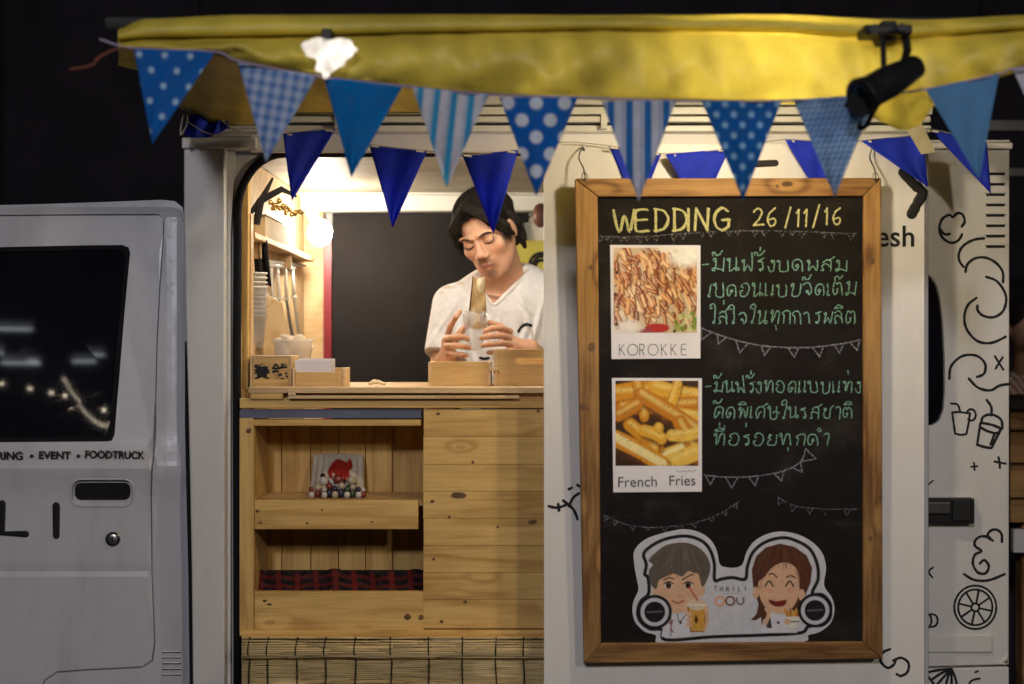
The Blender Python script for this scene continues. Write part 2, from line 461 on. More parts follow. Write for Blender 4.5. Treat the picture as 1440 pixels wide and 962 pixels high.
# ---------------- sculpting field (signed distances, surface nets) ----------------
class Field:
    def __init__(s, lo, hi, h):
        s.lo = np.array(lo, float); s.h = h
        s.n = np.ceil((np.array(hi, float) - s.lo) / h).astype(int) + 1
        s.F = np.full(tuple(s.n), .06, dtype=np.float32)
    def block(s, lo, hi, pad):
        a = np.clip(np.floor((np.array(lo) - pad - s.lo) / s.h).astype(int), 0, s.n - 1)
        b = np.clip(np.ceil((np.array(hi) + pad - s.lo) / s.h).astype(int) + 1, 1, s.n)
        ax = [s.lo[i] + s.h * np.arange(a[i], b[i]) for i in range(3)]
        sl = tuple(slice(a[i], b[i]) for i in range(3))
        return sl, (ax[0][:, None, None], ax[1][None, :, None], ax[2][None, None, :])
    def apply(s, sl, d, k, op):
        A = s.F[sl]
        if op == 'sub': A, d = -A, d
        h = np.maximum(k - np.abs(A - d), 0) / k if k > 0 else 0
        r = np.minimum(A, d) - h * h * k * .25
        s.F[sl] = -r if op == 'sub' else r
    def ell(s, c, r, k=.012, op='add', M3=None, T=None):
        "ellipsoid; with M3,T given, c is in a local frame"
        r = np.array(r, float); c = np.array(c, float)
        if M3 is None: cw = c; m = np.eye(3)
        else: m = np.array(M3); cw = m @ c + np.array(T)
        R_ = max(r); sl, (X, Y, Z) = s.block(cw - R_, cw + R_, .03)
        dx, dy, dz = X - cw[0], Y - cw[1], Z - cw[2]
        u = m[0, 0] * dx + m[1, 0] * dy + m[2, 0] * dz; v = m[0, 1] * dx + m[1, 1] * dy + m[2, 1] * dz; w = m[0, 2] * dx + m[1, 2] * dy + m[2, 2] * dz
        k0 = np.sqrt((u / r[0]) ** 2 + (v / r[1]) ** 2 + (w / r[2]) ** 2)
        k1 = np.sqrt((u / r[0] ** 2) ** 2 + (v / r[1] ** 2) ** 2 + (w / r[2] ** 2) ** 2) + 1e-9
        s.apply(sl, k0 * (k0 - 1) / k1, k, op)
    def cap(s, a, b, r1, r2, k=.012, op='add', M3=None, T=None, clip=None):
        a = np.array(a, float); b = np.array(b, float)
        if M3 is not None:
            m = np.array(M3); a = m @ a + np.array(T); b = m @ b + np.array(T)
        R_ = max(r1, r2); sl, (X, Y, Z) = s.block(np.minimum(a, b) - R_, np.maximum(a, b) + R_, .03)
        e = b - a; L = e @ e + 1e-12
        t = np.clip(((X - a[0]) * e[0] + (Y - a[1]) * e[1] + (Z - a[2]) * e[2]) / L, 0, 1)
        d = np.sqrt((X - a[0] - t * e[0]) ** 2 + (Y - a[1] - t * e[1]) ** 2 + (Z - a[2] - t * e[2]) ** 2) - (r1 + (r2 - r1) * t)
        if clip is not None:
            p, nrm = np.array(clip[0]), np.array(clip[1]) / np.linalg.norm(clip[1])
            d = np.maximum(d, (X - p[0]) * nrm[0] + (Y - p[1]) * nrm[1] + (Z - p[2]) * nrm[2])
        s.apply(sl, d, k, op)
    def chain(s, pts, rr, k=.008, **kw):
        for i in range(len(pts) - 1): s.cap(pts[i], pts[i + 1], rr[i], rr[i + 1], k, **kw)
    def mesh(s):
        F = s.F; ins = F < 0; n = F.shape
        allc = [ins[i:n[0] - 1 + i, j:n[1] - 1 + j, k:n[2] - 1 + k] for i in (0, 1) for j in (0, 1) for k in (0, 1)]
        cnt = sum(a.astype(np.int8) for a in allc); cells = np.argwhere((cnt > 0) & (cnt < 8))
        idx = -np.ones(tuple(x - 1 for x in n), int); idx[tuple(cells.T)] = np.arange(len(cells))
        acc = np.zeros((len(cells), 3)); num = np.zeros(len(cells))
        for ax in range(3):
            o1, o2 = [a for a in range(3) if a != ax]
            for i in (0, 1):
                for j in (0, 1):
                    c0 = cells.copy(); c0[:, o1] += i; c0[:, o2] += j; c1 = c0.copy(); c1[:, ax] += 1
                    a, b = F[tuple(c0.T)], F[tuple(c1.T)]; m = (a < 0) != (b < 0)
                    t = np.where(m, a / np.where(m, a - b, 1), 0); p = c0.astype(float); p[:, ax] += t
                    acc[m] += p[m]; num[m] += 1
        V = acc / num[:, None] * s.h + s.lo; Q = []
        for ax in range(3):
            o1, o2 = (ax + 1) % 3, (ax + 2) % 3
            sa = [slice(None)] * 3; sb = [slice(None)] * 3; sa[ax] = slice(0, -1); sb[ax] = slice(1, None)
            A, B = ins[tuple(sa)], ins[tuple(sb)]
            for m, flip in ((A & ~B, False), (~A & B, True)):
                e = np.argwhere(m); e = e[(e[:, o1] > 0) & (e[:, o2] > 0) & (e[:, o1] < n[o1] - 1) & (e[:, o2] < n[o2] - 1)]
                if not len(e): continue
                q = []
                for i, j in ((-1, -1), (0, -1), (0, 0), (-1, 0)):
                    c = e.copy(); c[:, o1] += i; c[:, o2] += j; q.append(idx[tuple(c.T)])
                q = np.stack(q, 1); Q.append(q[:, ::-1] if flip else q)
        return V, np.concatenate(Q)
def field_obj(name, f, mat, parent, colfn=None, label=None, disp=None):
    V, Q = f.mesh()
    if disp is not None: V = V + disp(V)
    c = colfn(V) if colfn else None
    o = mk(name, V, Q.tolist(), mat, parent, smooth=True, colors=c, label=label)
    sm = o.modifiers.new('sm', 'SMOOTH'); sm.factor = .5; sm.iterations = 2
    return o, V, Q
# =====================================================================
# SETTING: ground, far wall, lamps of the place
# =====================================================================
g = mk('ground', *join([([(-150, -150, 0), (150, -150, 0), (150, 150, 0), (-150, 150, 0)], [(0, 1, 2, 3)])]), M['ground'], kind='structure')
wallt = thing('dark_building', 'dark sheet clad building wall in the night behind the white truck', 'building', (0, 5, 0))
mk('wall', *box3(-14, 5, 0, 14, 5.3, 7), M['wallfar'], wallt)
for i in range(24):
    x = -13.6 + i * 1.17
    mk('seam_batten', *box3(x, 4.96, 0, x + .05, 4.998, 7), M['wallfar'], wallt)

# the venue's own fluorescent battens and string lights, hung behind the photographer (mirrored in the cab window)
LEAN = math.tan(R(7))
def yc(py):                     # cab side: upright below the belt line, leaning in above it
    z = CH - (py - 481) / S
    return .035 + max(0, z - 1.20) * LEAN + .012 * math.exp(-((z - 1.19) / .05) ** 2) * -1 + .02 * max(0, (z - 1.72)) ** 1.0
def cabmap(px, py, o=0): return W(px, py, yc(py) + o)
def mirrored(px, py, Y):
    p = cabmap(px, py); n = Vector((0, -1, LEAN)).normalized(); d = p - Vector((0, -D, CH))
    r = d - 2 * d.dot(n) * n; t = (Y - p.y) / r.y
    return p + r * t
m_tube = emit('fluorescent_glow', (.86, .93, 1.0), TUBE_E)
for i, (a, b, Y, lab) in enumerate([((-40, 458), (54, 459), -2.9, 'longest fluorescent tube in the row behind the photographer'),
                          ((-20, 485), (14, 494), -3.0, 'short slanting fluorescent tube at the left end of the row'),
                          ((12, 506), (66, 507), -3.1, 'fluorescent tube hung lowest in the middle of the row'),
                          ((40, 498), (64, 506), -3.2, 'slanting fluorescent tube over the middle of the row'),
                          ((112, 504), (145, 504), -3.2, 'fluorescent tube nearest the right end of the row')]):
    A, B = mirrored(*a, Y), mirrored(*b, Y)
    t = thing('fluorescent_lamp', lab, 'ceiling lamp', (A + B) / 2, 'fluorescent lamps of the venue')
    mk('tube', *tube([A, B], .0045), m_tube, t)
    mk('housing', *tube([A + Vector((0, 0, .035)), B + Vector((0, 0, .035))], .018, 4), M['alu'], t)
sl = thing('string_light', 'string of small warm bulbs sagging across the venue behind the photographer', 'string light', mirrored(80, 540, -2.2))
m_sb = emit('small_bulb_glow', (1, .86, .62), 60)
L1 = smoothpts([mirrored(x, y, -2.2) for x, y in [(-30, 536), (20, 538), (50, 542), (80, 549), (98, 555)]], 3)
L2 = smoothpts([mirrored(x, y, -2.2) for x, y in [(98, 528), (108, 545), (122, 562), (136, 574), (152, 578), (170, 560)]], 5)
mk('wire', *join([tube(L1, .0012, 4), tube(L2, .0012, 4)]), M['rubber'], sl)
for p in [mirrored(x, y, -2.2) for x, y in [(10, 536), (50, 543), (80, 549), (99, 553), (146, 558)]]:
    mk('bulb', *ball(p, .0045, 8, 6), m_sb, sl, own=True)
for p in L2[:-3]: mk('bulb', *ball(p + Vector((0, 0, -.005)), .0022, 8, 6), m_sb, sl, own=True)

def floodlamp(loc, aim, power, col, size, lab):
    t = thing('flood_lamp', lab, 'flood lamp', (loc[0], loc[1], 0))
    p = Vector(loc); d = (Vector(aim) - p).normalized()
    mk('pole', *tube([(loc[0], loc[1] - .12, 0), (loc[0], loc[1] - .12, loc[2])], .035), M['darksteel'], t)
    a = d.cross(Vector((0, 0, 1))).normalized(); b = a.cross(d)
    h = size / 2 + .03
    V = [p + a * sx * h + b * sz * h - d * k for k in (.0, .09) for sx, sz in ((-1, -1), (1, -1), (1, 1), (-1, 1))]
    mk('housing', *hexa(V[:4], V[4:]), M['black'], t)
    Lm = bpy.data.lights.new('flood_light', 'AREA'); Lm.energy = power; Lm.color = col; Lm.shape = 'SQUARE'; Lm.size = size
    o = bpy.data.objects.new('flood_light', Lm); COL.objects.link(o); o.location = p + d * .01
    o.rotation_euler = d.to_track_quat('-Z', 'Y').to_euler()
floodlamp((-1.2, -7.5, 4.3), (0, 0, 1.6), FLOOD_W, (.93, .92, 1.0), .5, 'square flood lamp on a tall pole behind the photographer, cooler one')
floodlamp((2.4, -5.4, 3.0), (-.2, 0, 1.3), FLOOD2_W, (1, .86, .68), .3, 'square flood lamp on a low pole to the right of the photographer, warmer one')

# =====================================================================
# FOOD TRUCK
# =====================================================================
TR = thing('food_truck', 'small white food truck with its side hatch open and a pine serving counter', 'food truck', (0, .7, 0))
P, T = M['truck'], M['panel']
DY = -.14                                    # front of the slid-open door panel
# --- box body
mk('box_floor', *box3(-.79, .02, .58, 1.2, 1.45, .64), P, TR)
mk('lower_skirt', *box3(-.79, .03, .34, 1.2, .06, .60), P, TR, bevel=.004)
mk('box_end_wall', *box3(1.165, .035, .64, 1.202, 1.44, 1.96), P, TR)
lw = mk('box_end_wall', *box3(-.75, .066, .64, -.712, 1.40, 2.03), P, TR)
mk('box_back_wall', *box3(-.79, 1.44, .64, 1.2, 1.48, 2.05), P, TR)
mk('box_roof', *box3(-.80, .0, 2.075, .97, 1.50, 2.10), P, TR, bevel=.006)
ceil = mk('box_ceiling', *box3(-.71, .066, 2.005, .97, 1.37, 2.03), M['ceiling'], TR)
for i in range(5):
    mk('ceiling_panel', *box3(-.698 + i * .332, .10, 1.990, -.698 + i * .332 + .326, 1.28, 2.004), M['ceiling'], ceil)
mk('rear_beam', *box3(-.698, 1.24, 1.932, 1.16, 1.30, 1.985), M['alu'], TR, bevel=.004)
mk('beam_lip', *box3(-.698, 1.22, 1.985, 1.16, 1.31, 1.996), M['alu'], TR)
# inner faces
mk('inner_wall_upper', *box3(-.70, 1.33, .66, -.634, 1.36, 1.98), M['pine_pale'], TR)
bb = mk('black_backboard', *box3(-.602, 1.32, .66, .055, 1.345, 1.932), M['backboard'], TR, label='large matt black board closing the back of the kitchen')
mk('board_trim', *box3(-.630, 1.305, .66, -.6035, 1.345, 1.88), M['red'], TR, label='narrow maroon trim strip down the left edge of the black backboard')
mk('inner_wall_right', *box3(.058, 1.33, .66, 1.16, 1.36, 1.93), M['white'], TR)
mk('inner_wall_left', *box3(-.7115, .10, 1.40, -.700, 1.32, 1.989), M['pine_pale'], TR)
mk('inner_wall_left_lower', *box3(-.7115, .16, .66, -.700, 1.32, 1.3995), M['pine'], TR)
# --- front left pillar of the box with the rounded opening
OP = [(333, 975), (333, 330)] + arc(397, 300, 64, 80, 180, 270, 8)[1:] + [(1285, 219), (1285, 975)]
frame_out = [(315, 208), (1300, 208), (1300, 975), (1285.2, 975)] + [(1285.2, 219)] + [(q[0], q[1]) for q in OP[-3::-1]] + [(315, 975)]
side_frame = mk('hatch_surround', *sheet(frame_out, [], flatmap(.035), .03, 0), P, TR, bevel=.002)
seal_p = [W(px + 0, py - 0, .028) for px, py in [(334, 990), (334, 900), (333, 500), (334, 345)] + [(400 - 66 * math.cos(R(a)), 300 - 84 * math.sin(R(a))) for a in range(0, 91, 10)] + [(520, 215), (760, 214), (1000, 214)]]
mk('rubber_seal', *tube(seal_p, .0105, 8), M['rubber'], TR, smooth=True)
mk('pillar', *sheet([(258, 208), (316, 208), (316, 990), (271, 990), (269, 800), (265, 600), (260, 420), (258, 300)], [], flatmap(-.012), .07), P, TR, bevel=.005)
mk('cab_gap', *sheet([(260, 480), (266, 600), (270, 800), (272, 990), (267, 990), (264.5, 800), (260, 600)], [], flatmap(-.006), .02), M['rubber'], TR)
mk('pillar_cap', *boxpx(255, 193, 360, 209, -.02, .06), P, TR, bevel=.004)
mk('pillar_return', *sheet([(316, 210), (330, 210), (324, 330), (324, 975), (316, 975)], [], flatmap(.018), .02), P, TR, label='shaded inward face of the pillar')
# --- roof rails above the hatch
top = mk('header_panel', *boxpx(352, 186, 1300, 214, -.002, .05), M['panel'], TR, bevel=.003)
mk('rain_gutter', *boxpx(262, 176, 1310, 185, -.04, .04), M['alu'], TR, bevel=.003)
mk('roof_rail', *boxpx(300, 163, 1310, 171.5, -.055, .03), M['alu'], TR, bevel=.004)
mk('roof_fascia', *boxpx(290, 150, 1312, 161, -.03, .03), M['alu'], TR, bevel=.003)
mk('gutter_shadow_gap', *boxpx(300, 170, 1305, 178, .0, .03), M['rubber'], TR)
for x in (470, 640, 845, 1010, 1150):
    mk('rail_clip', *boxpx(x, 160, x + 9, 181, -.062, -.03), M['alu'], TR, bevel=.002)
# --- slid-open door panel
door_o = rrect(765, 203, 1300, 985, 9)
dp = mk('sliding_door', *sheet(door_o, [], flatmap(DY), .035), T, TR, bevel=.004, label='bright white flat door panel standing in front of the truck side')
mk('door_edge_strip', *boxpx(1300.5, 215, 1306, 985, -.10, -.05), M['cab'], TR, bevel=.003)
# --- right rear quarter
QW = [(1298, 384), (1308, 388), (1316, 400), (1322, 420), (1326, 452), (1328.5, 500), (1329, 550), (1327, 577), (1321, 592), (1312, 598), (1298, 599)]
rq = mk('rear_quarter_panel', *sheet([(1290, 210), (1420, 210), (1419, 935), (1290, 938)], [QW], flatmap(.0), .03, 17), P, TR, bevel=.003)
mk('quarter_window', *sheet(QW, [], flatmap(.012), .004), M['glass'], TR)
mk('quarter_cap', *boxpx(1296, 200, 1425, 209.5, -.012, .08), P, TR, bevel=.004)
mk('quarter_cap_top', *boxpx(1290, 196.5, 1421, 200, .03, .5), P, TR, bevel=.003)
mk('lower_panel', *sheet([(1296, 941), (1419, 938), (1419, 1180), (1296, 1180)], [], flatmap(.0), .03), P, TR, bevel=.003)
for i in range(8):
    y = 243 + i * 14.6
    v = mk('vent_slot', *boxpx(1387, y, 1413, y + 3.4, -.0012, .004), M['blackpaint'], rq)
    mk('vent_lip', *boxpx(1386, y - 2.6, 1414, y - .3, -.006, .0), P, rq, bevel=.001)
# embossed slot and latch
mk('pressed_rib', *boxpx(1301, 893, 1396, 918, -.007, .0), P, rq, bevel=.006)
mk('latch_recess', *sheet(rrect(1303, 696, 1373, 740, 6), [], flatmap(-.0035), .003), P, TR, bevel=.001)
lh = mk('latch_handle', *boxpx(1300, 701, 1371, 737, -.030, -.004), M['black'], TR, bevel=.004, label='black rectangular latch handle on the rear quarter')
mk('latch_lever', *boxpx(1300, 706, 1337, 723, -.042, -.0305), M['darksteel'], lh, bevel=.003)
mk('latch_grip', *boxpx(1340, 703, 1366, 733, -.038, -.0305), M['black'], lh, bevel=.003)
# --- chassis and wheels (below the picture)
mk('chassis_rail', *box3(-2.3, .4, .38, 1.2, .5, .52), M['darksteel'], TR)
for wx in (-1.75, .75):
    wh = mk('wheel', *lathe([(.12, .0), (.27, .0), (.285, .04), (.285, .13), (.27, .17), (.12, .17)], (wx, .08, .285), 28, 'y'), M['rubber'], TR, smooth=True)
    mk('rim', *lathe([(.001, .03), (.10, .05), (.15, .01), (.17, .0)], (wx, .08, .285), 24, 'y'), M['steel'], wh, smooth=True)

# --- cab
C = M['cab']
body_out = [(-420, 300), (-200, 289), (0, 288.5), (60, 287), (150, 284), (228, 281), (246, 283), (257, 292), (262, 330), (264, 480), (266, 650), (268, 800), (269, 1010), (-420, 1010)]
door_line = [(-420, 322), (-100, 309), (0, 304.5), (120, 303.5), (222, 303), (229.5, 309), (229, 330), (224, 400), (220, 480), (218, 560), (215, 640), (212, 662), (211.5, 700), (213, 800), (216.5, 905), (213, 928), (200, 937), (120, 941), (80, 944), (62, 956), (50, 985), (40, 1010), (-420, 1010)]
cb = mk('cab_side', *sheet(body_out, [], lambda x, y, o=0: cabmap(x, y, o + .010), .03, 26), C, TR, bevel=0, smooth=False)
# the surround stands proud like the door; only the shut line between them is recessed
sur = [(-420, 300), (-200, 289), (0, 288.5), (60, 287), (150, 284), (228, 281), (246, 283), (257, 292), (262, 330), (264, 480), (266, 650), (268, 800), (269, 1010), (43, 1010), (53, 986), (65, 958), (82, 946.5), (120, 943.5), (200, 939.5), (215.5, 930), (219, 905), (215.5, 800), (214, 700), (214.5, 664), (217.5, 640), (220.5, 560), (222.5, 480), (226.5, 400), (231.5, 330), (232, 308), (223, 301), (120, 301.2), (0, 302.2), (-100, 306.5), (-420, 319)]
def roundmap(px, py, o=0):
    e = 0
    if py < 305: e += ((305 - py) / 24) ** 2 * .03
    if px > 236: e += ((px - 236) / 32) ** 2 * .014
    return cabmap(px, py, o + e)
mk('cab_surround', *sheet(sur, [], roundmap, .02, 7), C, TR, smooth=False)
win = [(-420, 352), (0, 347.5), (120, 345), (172, 344.5), (181, 348), (183, 356), (176, 430), (167, 540), (161, 612), (157, 620), (148, 621), (0, 622), (-420, 622)]
def doormap(px, py, o=0):
    e = .0
    if 790 < py < 812: e += .004 * math.exp(-((py - 801) / 5) ** 2)
    b = .006 * math.exp(-((py - 655) / 14) ** 2)
    return cabmap(px, py, o + e - b)
cd = mk('cab_door', *sheet(door_line, [win, rrect(101, 675, 187, 711, 13)], doormap, .02, 8), C, TR)
for o_ in (cd,):
    pass
ww = [(0 if False else x + (3 if x < 150 and x > -400 else -3) * 0, y) for x, y in win]
def inset(L, d):
    cx = sum(p[0] for p in L) / len(L); cy = sum(p[1] for p in L) / len(L)
    return [(p[0] - d * (1 if p[0] > 100 else 0), p[1] + (d if p[1] < 480 else -d)) for p in L]
wf = mk('window_frame', *sheet(win, [inset(win, 7)], lambda x, y, o=0: cabmap(x, y, o + .001), .012), M['rubber'], cd)
mk('window_glass', *sheet(win, [], lambda x, y, o=0: cabmap(x, y, o + .008), .004), M['glass'], cd)
# door handle: recess bowl, black flap
hb = mk('handle_recess', *sheet(rrect(101, 675, 187, 711, 13), [], lambda x, y, o=0: cabmap(x, y, o + .022), .006), M['black'], cd)
mk('handle_flap', *sheet(rrect(105, 679, 183, 703, 9), [], lambda x, y, o=0: cabmap(x, y, o + .006), .010, 0), M['black'], hb, bevel=.003)
mk('handle_rim', *tube([cabmap(x, y, -.001) for x, y in rrect(100, 674, 188, 712, 14) + [(174, 674)]], .0022, 6), C, cd, smooth=True)
kc = cabmap(159, 758)
kl = mk('key_lock', *lathe([(.0, -.006), (.013, -.006), (.018, -.003), (.019, .004)], kc, 22, 'y'), M['steel'], cd, smooth=True)
mk('keyhole', *box3(kc.x - .0015, kc.y - .0075, kc.z - .007, kc.x + .0015, kc.y - .0062, kc.z + .007), M['rubber'], kl)
mk('lock_ring', *lathe([(.013, -.0075), (.0155, -.0080), (.0165, -.0055)], kc, 22, 'y'), M['rubber'], kl, smooth=True)
for i in range(5):
    y = 917 + i * 8
    mk('pressed_groove', *strokes([[(229, y), (253, y)]], .0022, lambda a, b, o=0: roundmap(a, b, o - .0012)), M['darksteel'], TR)
mk('belt_crease', *tube([cabmap(x, 801, .003) for x in range(-400, 210, 20)], .0015, 5), C, cd)
# lettering on the cab
rt = Matrix.Rotation(R(.8), 3, 'Y')
def cabtext(s, px, py, size, **kw): return text('lettering', s, cabmap(px, py, -.0085), size, M['blackpaint'], TR, rot=rt, **kw)
cabtext('CATERING', -44.5, 645.5, .0275, bold=.0006, label='small black capital lettering CATERING')
for px in (44.5, 110): mk('lettering_dot', *tube([cabmap(px, 641.5, -.0085), cabmap(px, 641.5, -.0075)], .0045, 12), M['blackpaint'], TR)
cabtext('EVENT', 54, 645.0, .0262, bold=.0006, label='small black capital lettering EVENT')
cabtext('FOODTRUCK', 119, 644, .0262, bold=.0006, sx=.90, label='small black capital lettering FOODTRUCK')
mk('lettering', *strokes([[(3, 708), (3, 750), (36, 751)]], .0085, lambda a, b, o=0: cabmap(a, b, o - .002), n=1), M['blackpaint'], TR, label='big black letter L on the cab door')
mk('lettering', *strokes([[(79, 711), (79, 753)]], .0088, lambda a, b, o=0: cabmap(a, b, o - .002), n=1), M['blackpaint'], TR, label='big black letter I on the cab door')
mk('round_sticker', *tube([cabmap(-16, 852, -.0030), cabmap(-16, 852, .006)], .038, 28), plain('blue_sticker', (.05, .16, .22), .5), TR, label='round teal sticker low on the cab door')
# cab beyond the frame so that the truck ends properly
mk('cab_roof', *box3(-1.98, .15, 1.78, -.80, 1.35, 1.835), C, TR, bevel=.02)
mk('cab_rear_wall', *box3(-.83, .1, .6, -.80, 1.4, 1.80), C, TR)
mk('cab_front', *box3(-1.99, .1, .6, -1.93, 1.38, 1.80), C, TR)

# --- doodles drawn on the truck: black line drawings
mp = flatmap(-.0005); K = M['blackpaint']
def cr(pts, ox, oy, s): return [(ox + x / s, oy + y / s) for x, y in pts]
def doodle(name, lines, w, mp, par, lab=None): return mk(name, *strokes(lines, w, mp, n=5), K, par, label=lab)
A4 = lambda L: cr(L, 1290, 280, 4.8); B2 = lambda L: cr(L, 1200, 480, 2.0)
doodle('drawn_swirl', [A4([(300, 185), (320, 150), (305, 105), (270, 95), (240, 122), (215, 107), (168, 135), (148, 200), (170, 260), (225, 295), (275, 280), (302, 238)]), A4([(150, 195), (180, 235), (218, 236)])], .0033, mp, rq, 'curly cloud drawing at the top of the rear quarter')
doodle('drawn_swirl', [A4([(450, 265), (380, 275), (310, 315), (280, 370), (285, 420), (312, 458)]), A4([(325, 490), (338, 440), (390, 400), (460, 395), (530, 430), (575, 490), (578, 560)])], .0033, mp, rq)
doodle('drawn_swirl', [A4([(465, 525), (530, 550), (580, 610), (600, 680), (575, 760), (510, 798), (440, 785), (408, 752), (405, 720)]), A4([(398, 668), (345, 710), (318, 780), (325, 860), (370, 930), (430, 968), (510, 968), (595, 930)])], .0033, mp, rq)
doodle('drawn_swirl', [B2([(270, 105), (275, 70), (305, 42), (345, 40), (370, 62), (368, 90), (348, 100)]), B2([(325, 105), (350, 130), (385, 138), (410, 125), (438, 120)])], .0033, mp, rq)
doodle('drawn_cross', [B2([(398, 42), (409, 60), (422, 80)]), B2([(420, 45), (410, 60), (400, 77)])], .0027, mp, rq)
doodle('drawn_cup', [B2([(275, 175), (293, 178), (300, 197)]), [tuple(p) for p in B2([(278, 200), (282, 230), (286, 258)])], B2([(286, 259), (302, 263), (317, 261)]), B2([(318, 260), (324, 230), (328, 202)]), B2([(327, 203), (300, 199), (279, 200)]), arc(*B2([(331, 207)])[0], 6.5, 8, -140, 130, 12)], .0027, mp, rq, 'line drawing of a cup with straw and lemon')
doodle('drawn_cup', [B2([(375, 165), (388, 185), (388, 208)]), B2([(360, 230), (365, 212), (390, 206), (415, 220), (419, 244)]), B2([(358, 229), (390, 235), (417, 246)]), B2([(357, 232), (348, 291)]), B2([(349, 291), (368, 297), (388, 300)]), B2([(389, 299), (414, 248)]), B2([(356, 241), (376, 252), (398, 258), (408, 256)]), B2([(397, 259), (392, 275), (386, 290)])], .0033, mp, rq, 'line drawing of a cup with a domed lid')
doodle('drawn_cross', [B2([(339, 342), (341, 362)]), B2([(331, 353), (349, 351)])], .0024, mp, rq)
doodle('drawn_cross', [B2([(408, 326), (411, 340), (412, 356)]), B2([(397, 338), (412, 341), (428, 344)])], .0028, mp, rq)
doodle('drawn_swirl', [B2([(418, 564), (416, 540), (400, 529), (383, 535), (378, 550), (392, 560)]), B2([(384, 552), (362, 548), (344, 558), (342, 575), (360, 590), (342, 600), (336, 625), (350, 650), (372, 652), (381, 632), (368, 615), (356, 625)]), B2([(312, 655), (340, 671), (380, 672), (425, 655)])], .0033, mp, rq)
cx, cy = B2([(343, 748)])[0]
sp = [[(cx + 7 * math.cos(R(a)), cy + 7 * math.sin(R(a))), (cx + 22 * math.cos(R(a)), cy + 23 * math.sin(R(a)))] for a in range(12, 372, 45)]
doodle('drawn_lemon_slice', [arc(cx, cy, 29.5, 30.5, 0, 362, 28), arc(cx, cy, 24, 25, 0, 362, 28), arc(cx, cy, 5.5, 5.5, 0, 362, 12)] + sp, .0026, mp, rq, 'line drawing of a round lemon slice')
C7 = lambda L: cr(L, 1290, 830, 7.29)
doodle('drawn_bean', [C7([(70, 250), (110, 245), (140, 280), (140, 340), (110, 385), (75, 360), (68, 300)]), C7([(140, 245), (190, 260), (208, 310), (190, 360), (145, 378)])], .0026, mp, rq)
doodle('drawn_slash', [[(1311, 812), (1306, 804), (1312, 798)]], .0024, mp, rq)
doodle('drawn_slash', [[(1303, 683), (1312, 676)]], .002, mp, rq)
doodle('drawn_wedge', [C7([(75, 850), (180, 825), (340, 805)]), C7([(85, 860), (130, 910), (180, 980)]), C7([(330, 810), (230, 860), (150, 915)]), C7([(335, 815), (270, 890), (200, 970)]), C7([(340, 815), (310, 900), (290, 985)]), C7([(345, 815), (350, 900), (350, 990)]), C7([(350, 810), (385, 890), (410, 990)])], .0032, mp, TR)
doodle('drawn_smile', [C7([(520, 975), (560, 925), (640, 905)]), C7([(595, 840), (620, 830)])], .0026, mp, TR)
dm = flatmap(DY)
doodle('drawn_swirl', [B2([(103, 866), (82, 876), (76, 898), (95, 918), (113, 910), (120, 894)]), B2([(112, 898), (135, 890), (155, 905), (152, 930), (134, 941), (122, 936)])], .0032, dm, dp)
doodle('drawn_chevron', [[(1270, 243), (1283, 257), (1297, 271), (1290, 286), (1282, 301)]], .0125, dm, dp, 'thick black chevron at the top right of the door')
doodle('drawn_bar', [[(1052, 231), (1090, 229.5)]], .0085, dm, dp)
doodle('drawn_creature', [[(772, 712), (784, 714), (796, 710)], [(792, 704), (806, 716), (812, 730)], [(800, 712), (806, 700), (814, 694)], [(800, 688), (804, 686)], [(812, 682), (815, 684)], [(785, 709), (786, 718)]], .0034, dm, dp)
text('lettering', 'fresh', W(1204, 346.5, DY - .001), .0695, K, dp, sx=.97, spacing=1.02, bold=.0008, label='black lower case word fresh, its start behind the chalkboard')

# =====================================================================
# COUNTER built into the hatch
# =====================================================================
CT = thing('serving_counter', 'pine serving counter with shelf nook and plank front filling the truck hatch', 'counter', (0, .2, .64))
yF = .004
mk('counter_top', *boxpx(349, 544.5, 1200, 553, -.015, .42), M['pine_pale'], CT, bevel=.002)
mk('front_rail', *boxpx(337, 560, 1200, 574, -.004, .02), M['pine'], CT, bevel=.002)
mk('rail_backing', *boxpx(352, 553.5, 1200, 560.5, .012, .04), M['ply'], CT)
mk('folding_lath', *boxpx(405, 556.5, 730, 560.8, -.022, -.006), M['pine_pale'], CT, bevel=.001)
mk('folding_lath', *boxpx(405, 549.5, 415, 556, -.024, -.016), M['pine_pale'], CT)
mk('hinge_block', *boxpx(352, 552, 398, 562, -.012, .01), M['pine'], CT, bevel=.002)
mk('metal_track', *boxpx(337, 576, 592, 588, .006, .03), plain('blue_grey_metal', (.10, .11, .17), .4), CT, label='dark blue grey metal track under the counter edge')
mk('stile', *boxpx(336.5, 588, 357, 893, yF, .05), M['pine_z'], CT, bevel=.002)
mk('upper_stile', *boxpx(340, 248, 349, 548, .075, .11), M['pine_z'], CT, bevel=.002)
mk('upper_stile_inner', *boxpx(348.8, 300, 353, 545, .095, .13), M['pine_pale'], CT)
mk('header_lath', *boxpx(357, 590, 592, 599, .01, .03), M['pine'], CT, bevel=.0015)
